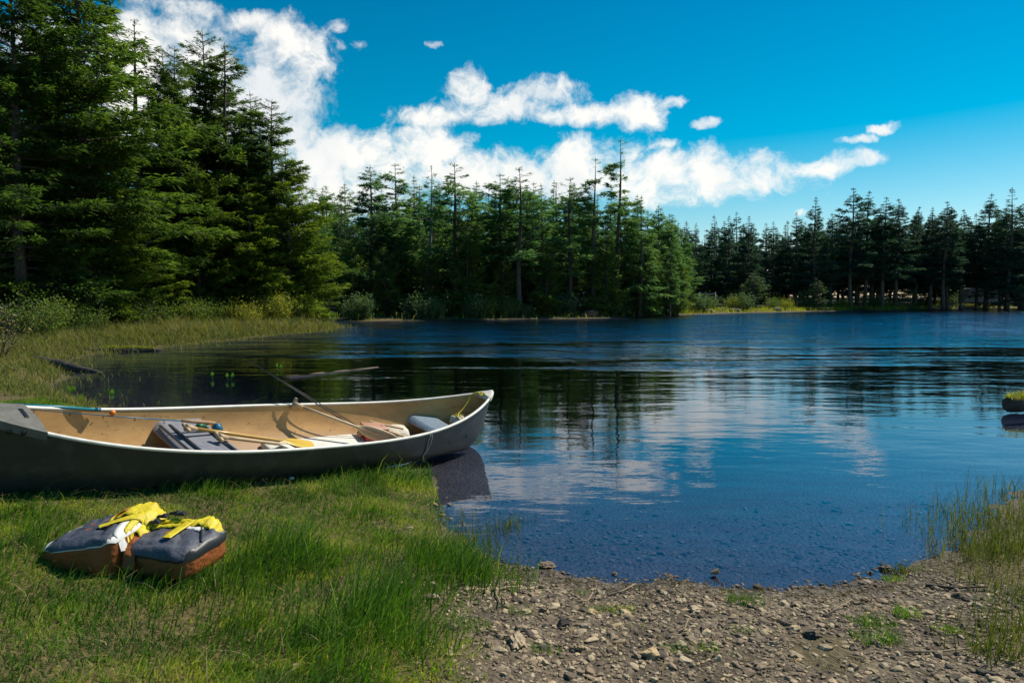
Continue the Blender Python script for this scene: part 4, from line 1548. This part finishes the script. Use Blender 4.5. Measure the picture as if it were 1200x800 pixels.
paddle('paddle', 'varnished yellow paddle with pale grip resting on the stern seat', (-.86, .12, .37), (.44, .20, .09), M_wood_yel, M_blade_yel, grip_mat=M_wood_pale, roll=R(10))
paddle('paddle', 'pale wooden paddle with white blade lying nearest the near rim', (-.68, -.04, .345), (.36, .22, .075), M_wood_pale, M_white, roll=R(20), blade_w=.075)
paddle('paddle', 'long pale wooden paddle leaning from the far rim onto the red box', (.24, .475, .41), (1.12, -.04, .17), M_wood_pale, M_wood_pale, roll=R(80), blade_w=.06)

# white foam floor pad
o = placed('floor_pad', 'white foam pad lying on the canoe floor between the paddles and the red box', 'pad', (.47, .17, .085), (R(4), 0, R(2)))
V = MB().box((0, 0, 0), (1.12, .38, .06), .018, sub=0)
cpart('pad', V.mesh('pad', M_white), o)

# red box with pale lid and brass latch
o = placed('tackle_box', 'small red box with pale lid standing under the slanting paddle', 'box', (1.02, .24, .10), (0, 0, R(-12)))
cpart('box_body', MB().box((0, 0, .065), (.22, .17, .12), .012).mesh('box_body', M_red), o)
cpart('lid', MB().box((0, 0, .137), (.235, .185, .022), .008).mesh('lid', principled('lid_pinkish', (.45, .24, .16), .5)), o)
cpart('latch', MB().box((0.122, 0, .11), (.012, .035, .04), .004).mesh('latch', principled('latch_metal', (.4, .3, .2), .35, .8)), o)
cpart('carry_handle', MB().tube([(-.125, .05, .08), (-.15, .03, .05), (-.15, -.03, .05), (-.125, -.05, .08)], .008, 8).mesh('carry_handle', M_wood_pale), o)

# fleece cushion
o = placed('cushion', 'round white fleece cushion behind the red box in the canoe', 'cushion', (1.33, .30, .13), (0, R(-8), 0))


def puff(V):
    l_ = np.linalg.norm(V / np.array([.17, .17, .08]), axis=1)[:, None]
    V = V / l_
    a_ = np.arctan2(V[:, 1], V[:, 0])
    k_ = 1 + .06 * np.sin(a_ * 5 + 1) + .04 * np.sin(a_ * 9)
    return V * np.stack([k_, k_, np.ones_like(k_)], -1)


cpart('cover', MB().box((0, 0, 0), (.34, .34, .16), 0, fn=puff, sub=9).mesh('cover', M_fleece), o)
# folding net frame: two short pale slats with a hinge
o = placed('folding_stool_frame', 'two short pale wooden slats joined by a pink hinge beside the cushion', 'folding frame', (1.14, .13, .215), (0, R(2), R(-62)))
cpart('slat', MB().box((0, 0, 0), (.36, .04, .016), .005).mesh('slat', M_wood_pale), o)
cpart('slat', MB().box((-.05, .13, .015), (.34, .035, .016), .005, M=Matrix.Rotation(R(22), 4, 'Z')).mesh('slat', M_wood_pale), o)
cpart('hinge', MB().tube([(-.10, -.03, .01), (-.10, 0, .03), (-.10, .03, .01)], .014, 8).mesh('hinge', principled('hinge_pink', (.38, .14, .12), .4)), o)


def rod(name, label, P0, P1, r0, mat, grip=None, reel=None, lure=None, guides=5):
    """fishing rod from butt P0 to tip P1 in canoe coordinates"""
    P0, P1 = Vector(P0), Vector(P1)
    d = P1 - P0
    L = d.length
    q_ = d.to_track_quat('X', 'Z').to_matrix().to_4x4()
    root = empty(name, CM @ Matrix.Translation(P0) @ q_)
    tag(root, label, 'fishing rod')
    cpart('blank', MB().tube([(0, 0, 0), (L * .5, 0, -.004), (L, 0, 0)], [r0, r0 * .7, r0 * .35], 8).mesh('blank', mat), root)
    if grip:
        cpart('grip', MB().tube([(-.02, 0, 0), (.04, 0, 0), (.16, 0, 0), (.24, 0, 0)], [.011, .0145, .013, .010], 10).mesh('grip', grip), root)
    for i in range(guides):
        f = .3 + .68 * i / max(1, guides - 1)
        th = np.linspace(0, 2 * np.pi, 13)
        rr_ = .013 * (1.25 - .7 * f)
        ring = np.stack([np.full(13, L * f), rr_ * np.cos(th), rr_ * np.sin(th) - rr_ - r0 * .6], -1)
        cpart('line_guide', MB().tube(ring, .0018, 5, cap=False).mesh('line_guide', M_black), root)
    if reel:
        rl = MB().tube([(-.05, -.03, -.04), (-.05, .03, -.04)], [.034, .034], 14)
        rl.box((-.05, 0, -.015), (.05, .02, .03), .004)
        re_ = cpart('reel', rl.mesh('reel', reel), root)
        cpart('crank', MB().tube([(-.05, .03, -.04), (-.05, .05, -.04), (-.02, .055, -.07), (-.02, .085, -.07)], [.005, .005, .005, .009], 6).mesh('crank', M_black), re_)
    if lure:
        x_ = L * lure
        V_ = ico(2)
        cpart('float', MB().add(V_[0] * .022 + np.array([x_, 0, .022]), None, V_[1]).mesh('float', M_orange), root)
    return root


rod('fishing_rod', 'blue fishing rod with cork grip and orange float lying on the stern seat', (-.62, .20, .365), (-1.83, .22, .505), .006, M_blue, M_cork, M_blue, .60)
rod('fishing_rod', 'black fishing rod sticking highest out of the canoe towards the lake', (1.0, .22, .13), (-.18, .62, .76), .0065, M_black, None, None)
rod('fishing_rod', 'second black fishing rod lying close along the first one', (1.06, .25, .13), (-.14, .625, .745), .0055, M_black, None, None)
o = placed('rod_case', 'teal rod tube lying on the far rim behind the stern deck', 'tube', (-1.66, .31, .485), (0, R(7), R(5)))
cpart('tube', MB().tube([(-.25, 0, 0), (0, 0, .004), (.26, 0, 0)], [.012, .012, .010], 10).mesh('tube', M_teal), o)
cpart('cap', MB().tube([(.25, 0, 0), (.285, 0, 0)], [.014, .014], 10).mesh('cap', M_blue), o)
o = placed('tackle_bottle', 'small green plastic bottle lying on the stern seat below the blue reel', 'bottle', (-.67, .26, .325), (0, 0, R(30)))
cpart('bottle_body', MB().tube([(-.05, 0, 0), (-.045, 0, 0), (.03, 0, 0), (.045, 0, 0)], [.012, .024, .024, .012], 12).mesh('bottle_body', M_green), o)
cpart('cap', MB().tube([(.045, 0, 0), (.065, 0, 0)], [.013, .013], 10).mesh('cap', M_black), o)

# white jug/block with yellow rope at the bow
o = placed('bow_float', 'white plastic block wrapped in yellow rope lying in the bow', 'float', (1.93, .03, .34), (0, R(-6), R(10)))
cpart('block', MB().box((0, 0, 0), (.15, .12, .09), .02).mesh('block', principled('old_white_plastic', (.58, .53, .42), .5, noise=(30, (.4, .34, .25), 5))), o)
for i, xx_ in enumerate((-.045, .0, .045)):
    th = np.linspace(0, 2 * np.pi, 25)
    ring = np.stack([xx_ + .015 * np.sin(th * 2 + i), .066 * np.cos(th) * (1 + .12 * np.sin(2 * th) ** 2), .052 * np.sin(th) * (1 + .15 * np.sin(2 * th) ** 2)], -1)
    cpart('rope_turn', MB().tube(ring, .005, 6, cap=False).mesh('rope_turn', M_rope_y), o)
gb = .39 + .25 * .9
rp = [(2.19, -.05, gb + .01), (2.18, .0, gb + .035), (2.16, .07, gb + .01), (2.13, .02, gb + .03), (2.12, -.05, gb), (2.16, -.01, gb + .04), (2.10, .09, gb - .01), (2.05, .06, .52), (1.98, .05, .44), (1.92, .04, .40), (1.87, -.02, .37)]
tt = np.linspace(0, 1, 60)
ti = np.linspace(0, 1, len(rp))
rpa = np.stack([np.interp(tt, ti, np.array(rp)[:, k]) for k in range(3)], -1)
kern = np.ones(5) / 5
rps = np.stack([np.convolve(np.pad(rpa[:, k], 2, mode='edge'), kern, 'valid') for k in range(3)], -1)
o = empty('yellow_rope', CM @ Matrix.Translation(rps[0]))
tag(o, 'yellow rope knotted round the bow plate and running down inside', 'rope')
cpart('rope_strand', MB().tube(rps - rps[0], .0065, 7).mesh('rope_strand', M_rope_y), o)
# pale cord hanging outside the near rim
u0 = 1.10 / HL


def outside(u, t, dy=.012):
    p = section(u, np.array([t]))[0]
    p[1] -= dy
    return p


c_pts = [section(u0, np.array([-1.0]))[0] + np.array([-.02, .05, .01]), section(u0, np.array([-1.0]))[0] + np.array([-.01, 0, .022]), outside(u0, -.97, .022), outside(u0 + .005, -.85), outside(u0 + .02, -.72), outside(u0 + .018, -.62), outside(u0 + .04, -.5, .03), outside(u0 + .055, -.42, .05)]
c_pts2 = [c_pts[1] + np.array([.012, 0, 0]), outside(u0 + .012, -.96, .024), outside(u0 + .026, -.84), outside(u0 + .024, -.7), outside(u0 + .018, -.62)]
o = empty('white_cord', CM @ Matrix.Translation(c_pts[0]))
tag(o, 'pale cord looped over the near rim of the canoe near the bow', 'cord')
mb = MB()
for cp in (c_pts, c_pts2):
    cp = np.array(cp)
    ti = np.linspace(0, 1, len(cp))
    tt = np.linspace(0, 1, 30)
    cp = np.stack([np.interp(tt, ti, cp[:, k]) for k in range(3)], -1)
    mb.tube(cp - np.array(c_pts[0]), .0045, 6)
cpart('cord_strand', mb.mesh('cord_strand', M_rope_w), o)

# ------------------------------------------------------------------ bag on the grass
M_bag_or = principled('bag_orange', (.33, .075, .015), .6, noise=(9, (.26, .085, .015), 4), bump=(28, .8, .012))
M_bag_gr = principled('bag_grey', (.085, .09, .115), .6, noise=(12, (.06, .065, .08), 5), bump=(24, .9, .012))
M_bag_ye = principled('bag_yellow', (.70, .56, .012), .55, noise=(20, (.55, .42, .01), 4), bump=(30, .8, .010))
M_bag_wh = principled('bag_white_trim', (.72, .70, .64), .5)
bz = float(height(np.array([BAG_C[0]]), np.array([BAG_C[1]]))[0])
bag = empty('gear_bag', Matrix.Translation((BAG_C[0] + .03, BAG_C[1], bz)) @ Matrix.Rotation(R(-4), 4, 'Z') @ Matrix.Diagonal((.90, .92, .84, 1)))
tag(bag, 'folded orange and grey gear bag with bright yellow straps lying on the grass', 'bag')


def pad_shape(cx_, w_, d_, h_, wedge=0.0, z0=0.0, pw=4.0, top_only=None, infl=0.0, yaw=0.0, tilt=0.0, wr=.006, seed=0):
    """a soft superellipsoid cushion, optionally only its upper shell"""
    nu, nv = 44, 22
    th = np.linspace(0, 2 * np.pi, nu, endpoint=False)
    v0 = -math.pi / 2 if top_only is None else top_only
    ph = np.linspace(v0, math.pi / 2, nv)
    T_, P_ = np.meshgrid(th, ph)

    def sp(a_, e_):
        return np.sign(a_) * np.abs(a_) ** e_
    e1, e2 = .42, 2 / pw
    x_ = (w_ / 2 + infl) * sp(np.cos(P_), e1) * sp(np.cos(T_), e2)
    y_ = (d_ / 2 + infl) * sp(np.cos(P_), e1) * sp(np.sin(T_), e2)
    z_ = (h_ / 2 + infl) * sp(np.sin(P_), e1)
    z_ = z_ + h_ / 2 + z0
    z_ = z_ * (1 + wedge * x_ / (w_ / 2)) + tilt * y_
    z_ += wr * np.sin(x_ * 60 + y_ * 35 + seed) * np.clip(z_ / h_, 0, 1) + wr * .7 * np.sin(y_ * 90 - x_ * 22 + seed * 2)
    y_ += wr * 1.2 * np.sin(x_ * 48 + z_ * 60 + seed)
    xr = x_ * math.cos(yaw) - y_ * math.sin(yaw) + cx_
    yr = x_ * math.sin(yaw) + y_ * math.cos(yaw)
    return MB().grid(np.stack([xr, yr, np.maximum(z_, .003)], -1), wrap=True)


def surf_z(cx_, w_, d_, h_, wedge, tilt, x_, y_, pw=4.0, yaw=0.0):
    lx, ly = (x_ - cx_), y_
    lx, ly = lx * math.cos(-yaw) - ly * math.sin(-yaw), lx * math.sin(-yaw) + ly * math.cos(-yaw)
    rr_ = (abs(lx) / (w_ / 2)) ** pw + (abs(ly) / (d_ / 2)) ** pw
    cp = min(1, rr_ ** (1 / pw))
    # cosP^.55 = cp -> P
    cP = cp ** (1 / .42)
    sP = math.sqrt(max(0, 1 - cP * cP)) ** .42
    z_ = h_ / 2 * sP + h_ / 2
    return z_ * (1 + wedge * lx / (w_ / 2)) + tilt * ly


LP = dict(cx_=-.225, w_=.47, d_=.40, h_=.235, wedge=.22, tilt=.10, yaw=R(-8))
RP_ = dict(cx_=.225, w_=.42, d_=.36, h_=.20, wedge=-.02, tilt=.10, yaw=R(-14))
lobes = []
for pr_, sd__ in ((LP, 1), (RP_, 2)):
    body = obj('bag_half', pad_shape(seed=sd__, **pr_).mesh('bag_half', M_bag_or), bag)
    lobes.append(body)
    obj('white_trim', pad_shape(seed=sd__, top_only=.22 if sd__ == 1 else .05, infl=.003, **pr_).mesh('white_trim', M_bag_wh if sd__ == 1 else M_black), body)
    obj('grey_panel', pad_shape(seed=sd__, top_only=.26 if sd__ == 1 else .12, infl=.006, **{**pr_, 'w_': pr_['w_'] * (.97), }).mesh('grey_panel', M_bag_gr), body)


def band(p_, x0, y0, x1, y1, w_, mat, name, lift=.010, th=.005, parent=None, n_=18, sag=0.0):
    """webbing laid over the top of a half; positions in bag coordinates"""
    rows = []
    dx, dy = x1 - x0, y1 - y0
    l_ = math.hypot(dx, dy)
    nx, ny = -dy / l_, dx / l_
    for k_ in range(n_):
        f = k_ / (n_ - 1)
        x_, y_ = x0 + dx * f, y0 + dy * f
        row = []
        for s2 in (-1, -.33, .33, 1):
            xx_, yy_ = x_ + nx * w_ / 2 * s2, y_ + ny * w_ / 2 * s2
            zz_ = max(surf_z(p_['cx_'], p_['w_'], p_['d_'], p_['h_'], p_['wedge'], p_['tilt'], xx_, yy_, yaw=p_['yaw']), .02)
            row.append((xx_, yy_, zz_ + lift + .004 + sag * math.sin(f * math.pi)))
        rows.append(row)
    T_ = np.array(rows)
    B_ = T_.copy()
    B_[:, :, 2] -= th
    ring = np.concatenate([T_, B_[:, ::-1]], 1)
    return obj(name, MB().grid(ring, wrap=True).mesh(name, mat), parent or bag)


band(LP, -.10, .16, -.015, -.15, .055, M_bag_wh, 'white_stripe')
band(LP, -.05, .17, .0, -.10, .035, M_bag_ye, 'yellow_piping', lift=.014)
band(LP, -.16, -.10, .0, .04, .055, M_bag_ye, 'strap', lift=.022)
band(LP, -.17, .17, -.09, -.14, .018, M_black, 'seam')
band(LP, -.225, .17, -.17, -.10, .008, M_black, 'seam')
band(RP_, .09, .10, .34, .03, .04, M_bag_wh, 'white_stripe')
band(RP_, .05, .12, .30, .09, .05, M_bag_ye, 'yellow_piping', lift=.014)
band(RP_, .235, .12, .215, -.10, .052, M_bag_ye, 'strap', lift=.022)
band(RP_, .28, .14, .40, -.08, .010, M_black, 'seam')


# padded yellow flaps standing at the back where the halves meet
def flap(pts, w_, th, mat, name, flat=.45):
    pts = np.array(pts, float)
    t2 = np.linspace(0, 1, 24)
    ti_ = np.linspace(0, 1, len(pts))
    pp = np.stack([np.interp(t2, ti_, pts[:, k_]) for k_ in range(3)], -1)
    pp = np.stack([np.convolve(np.pad(pp[:, k_], 3, mode='edge'), np.ones(7) / 7, 'valid') for k_ in range(3)], -1)
    rad = w_ * np.interp(t2, [0, .08, .5, .92, 1], [.55, .95, 1, .9, .5])
    return obj(name, MB().tube(pp, rad, 12, flat=flat).mesh(name, mat), bag)




def sheet(pts, wv, mat, name, th=.006, wr=.006, seed=0, taper=(1, 1)):
    """cloth strip along pts, wv = half width vector, gently creased"""
    pts = np.array(pts, float)
    n_ = 34
    t2 = np.linspace(0, 1, n_)
    ti_ = np.linspace(0, 1, len(pts))
    pp = np.stack([np.interp(t2, ti_, pts[:, k_]) for k_ in range(3)], -1)
    pp = np.stack([np.convolve(np.pad(pp[:, k_], 2, mode='edge'), np.ones(5) / 5, 'valid') for k_ in range(3)], -1)
    wv = np.array(wv, float)
    m_ = 9
    s_ = np.linspace(-1, 1, m_)
    wd_ = np.interp(t2, [0, 1], taper)
    T_ = pp[:, None] + (wv[None, None] * (s_[None, :, None])) * wd_[:, None, None]
    T_[:, :, 2] += wr * np.sin(t2 * 19 + seed)[:, None] * np.cos(s_ * 2.3 + seed)[None] + wr * .6 * np.sin(t2 * 43 + 2 * seed)[:, None] * s_[None] - .010 * (s_ ** 2)[None]
    B_ = T_ - np.array([0, 0, th])
    return obj(name, MB().grid(np.concatenate([T_, B_[:, ::-1]], 1), wrap=True).mesh(name, mat), bag)


sheet([(-.19, .09, .262), (-.15, .11, .29), (-.09, .13, .315), (-.02, .12, .30), (.03, .10, .262), (.06, .08, .232)], (.012, .075, .012), M_bag_ye, 'collar_flap', seed=1, wr=.009)
sheet([(-.22, .07, .245), (-.19, .09, .268), (-.15, .11, .295)], (.012, .06, .01), M_bag_or, 'flap_lining', seed=2)
sheet([(-.12, .02, .272), (-.04, .0, .27), (.03, -.01, .225), (.05, -.02, .20)], (.008, .035, .0), M_bag_ye, 'collar_lining', seed=4)
sheet([(.25, .10, .228), (.31, .12, .250), (.37, .10, .238), (.42, .06, .200), (.435, .04, .15)], (.01, .060, .006), M_bag_ye, 'collar_flap', seed=3, taper=(1, .6), wr=.008)
sheet([(.05, .10, .238), (.15, .115, .245), (.27, .12, .238)], (.0, .022, .0), M_bag_ye, 'webbing', wr=.003)
sheet([(.03, .05, .222), (.15, .06, .232), (.24, .08, .228)], (.0, .018, .0), M_bag_ye, 'webbing', wr=.003, seed=5)
sheet([(.02, .03, .215), (.025, -.08, .195), (.04, -.155, .14), (.055, -.185, .06)], (.034, .0, .0), M_bag_or, 'side_strap', seed=6)
for bx_, by_, bzz in [(.075, .10, .262), (.125, .14, .268), (.06, .05, .245), (.17, .12, .27)]:
    b_ = obj('buckle', MB().box((bx_, by_, bzz), (.060, .030, .014), .004).box((bx_ + .012, by_, bzz + .010), (.026, .034, .010), .003).mesh('buckle', M_black), bag)
obj('cord_loop', MB().tube([(-.02, .05, .262), (.0, .0, .262), (-.03, -.03, .255), (-.07, 0, .262), (-.06, .04, .27)], .004, 6).mesh('cord_loop', M_black), bag)

# small white blossom / litter spot on the lawn
p = gpt(342, 582, .03)
Vi, Ti = ico(2)
o = obj('pale_pebble', MB().add(Vi * np.array([.022, .016, .012]), None, Ti).mesh('pale_pebble', M_white))
o.location = p
tag(o, 'small white pebble lying in the bright grass beside the canoe', 'pebble')

# ------------------------------------------------------------------ far bank details: camper, picnic tables, steps
M_camper = principled('camper_skin', (.42, .42, .42), .5, noise=(2, (.36, .36, .36), 4))
M_win = principled('camper_window', (.02, .02, .025), .15)
cpos = at_Y(1145, 350, 98)
cz = float(height(np.array([cpos[0]]), np.array([98.0]))[0])
camper = empty('camper_trailer', Matrix.Translation((cpos[0], 98, max(cz, .3))) @ Matrix.Rotation(R(-8), 4, 'Z'))
tag(camper, 'pale camper trailer parked in the dark shade under the right hand firs', 'camper')
W_, H_, D_ = 4.4, 2.0, 2.1


def camper_fn(V):
    V = V.copy()
    top = V[:, 2] > 0
    V[:, 0] += np.where(top & (V[:, 0] < 0), .75, 0)
    return V


obj('body', MB().box((0, 0, .55 + H_ / 2), (W_, D_, H_), .12, fn=camper_fn, seg=3).mesh('body', M_camper, smooth=False), camper)
for wx_, wz_, ww_, wh_ in [(-1.55, 1.35, .45, .30), (-1.1, 1.95, .45, .25), (.55, 1.75, .6, .42), (1.5, 1.75, .5, .42)]:
    wn = obj('window', MB().box((wx_, -D_ / 2 - .012, wz_), (ww_, .03, wh_), .01).mesh('window', M_win), camper)
obj('door', MB().box((-.35, -D_ / 2 - .012, 1.45), (.62, .03, 1.6), .01).mesh('door', principled('camper_door', (.34, .34, .34), .5)), camper)
obj('awning', MB().tube([(-.1, -D_ / 2 - .06, 2.42), (1.9, -D_ / 2 - .06, 2.42)], .07, 8).mesh('awning', M_white), camper)
for wx_ in (-.2, .7):
    obj('wheel', MB().tube([(wx_, -D_ / 2 + .02, .36), (wx_, -D_ / 2 + .24, .36)], .36, 16).mesh('wheel', M_black), camper)
obj('hitch', MB().tube([(-2.0, 0, .5), (-2.9, 0, .42)], .05, 6).mesh('hitch', M_black), camper)

M_plank = principled('grey_planks', (.36, .35, .33), .8, noise=(8, (.25, .24, .22), 4))


def picnic(px_, D, label, rot=0.0, s=1.0):
    p = at_Y(px_, 350, D)
    z = max(float(height(np.array([p[0]]), np.array([float(D)]))[0]), .1)
    o = empty('picnic_table', Matrix.Translation((p[0], D, z)) @ Matrix.Rotation(rot, 4, 'Z'))
    tag(o, label, 'picnic table', 'picnic tables on the right bank')
    tp = MB()
    for k_ in range(5):
        tp.box((0, -.30 + .15 * k_, .75), (1.9, .14, .045), .006)
    obj('table_top', tp.mesh('table_top', M_plank), o)
    for s_ in (-1, 1):
        obj('bench', MB().box((0, s_ * .72, .45), (1.9, .26, .045), .006).mesh('bench', M_plank), o)
        fr_ = MB()
        for t_ in (-1, 1):
            fr_.tube([(s_ * .7, t_ * .65, 0), (s_ * .7, t_ * .22, .73)], .045, 5)
        fr_.tube([(s_ * .7, -.8, .42), (s_ * .7, .8, .42)], .04, 5)
        obj('frame', fr_.mesh('frame', M_plank), o)


picnic(978, 86, 'picnic table in the shade left of the small dark sapling', R(8))
picnic(1027, 88, 'picnic table between the small dark sapling and the flat topped sapling', R(-5))
picnic(1048, 89, 'second picnic table close beside the flat topped sapling', R(4))
picnic(1118, 92, 'picnic table left of the camper trailer', R(0))
# wooden steps down to the water on the right bank
p = at_Y(1137, 358, 99)
st_ = empty('wooden_steps', Matrix.Translation((p[0] - 1.0, 97.5, .05)))
tag(st_, 'pale wooden steps leading to the water below the camper', 'steps')
for k_ in range(4):
    obj('tread', MB().box((0, .35 * k_, .12 + .19 * k_), (1.6, .32, .06), .01).mesh('tread', M_plank), st_)
for s_ in (-1, 1):
    obj('post', MB().tube([(s_ * .75, 0, -.2), (s_ * .75, 0, .8)], .06, 6).mesh('post', M_plank), st_)
# plank stairs up the slope at the left end of the right bank
p = at_Y(829, 350, 78)
zb = float(height(np.array([p[0]]), np.array([78.0]))[0])
st_ = empty('plank_fence', Matrix.Translation((p[0], 78, zb)))
tag(st_, 'low grey rail fence behind the saplings on the left end of the right bank', 'fence')
for k_ in range(4):
    obj('rail', MB().box((0, 0, .35 + .38 * k_), (2.3 - .2 * k_, .06, .12), .01).mesh('rail', M_plank), st_)
for s_ in (-1, 1):
    obj('post', MB().tube([(s_ * 1.0, .08, -.2), (s_ * .9, .08, 1.7)], .06, 6).mesh('post', M_plank), st_)

# boulders at the tip of the gravel spit
for px_, s, lab in [(1096, .35, 'pale boulder at the tip of the gravel spit on the right bank'), (1103, .45, 'bigger grey boulder beside the tip of the spit'), (1112, .3, 'dark low boulder right of the spit boulders')]:
    D = 60
    for t in range(90):
        D = 60 + t * .6
        x = (px_ - 600) / F * D
        if float(lake_sd(np.array([x]), np.array([D]))[0]) > .2:
            break
    V, T, m = stones(np.zeros(1), np.zeros(1), np.zeros(1), np.array([s]), r, 2, (.6, .7))
    o = obj('boulder', mesh_np('boulder', V, [T], [M_stone], False, attrs={'tint': np.full(len(V), .8), 'wet': np.zeros(len(V))}))
    o.location = (x, D, .15)
    tag(o, lab, 'boulder')
# reddish bare earth bank with a fallen snag in the far wood
p = at_z(691, 371.5, .3)
for t in range(40):
    D = p[1] + t * .3
    if float(lake_sd(np.array([(691 - 600) / F * D]), np.array([D]))[0]) > .6:
        break
xx_ = (691 - 600) / F * D
V, T, m = stones(np.zeros(1), np.zeros(1), np.zeros(1), np.array([.75]), r, 3, (.4, .45))
o = obj('earth_mound', mesh_np('earth_mound', V, [T], [principled('red_earth', (.30, .13, .09), .95, noise=(3, (.18, .08, .06), 6), bump=(6, .8, .1))], True))
o.location = (xx_, D + .8, .25)
tag(o, 'reddish bare earth mound at the waterline below the two tall spires', 'earth mound')
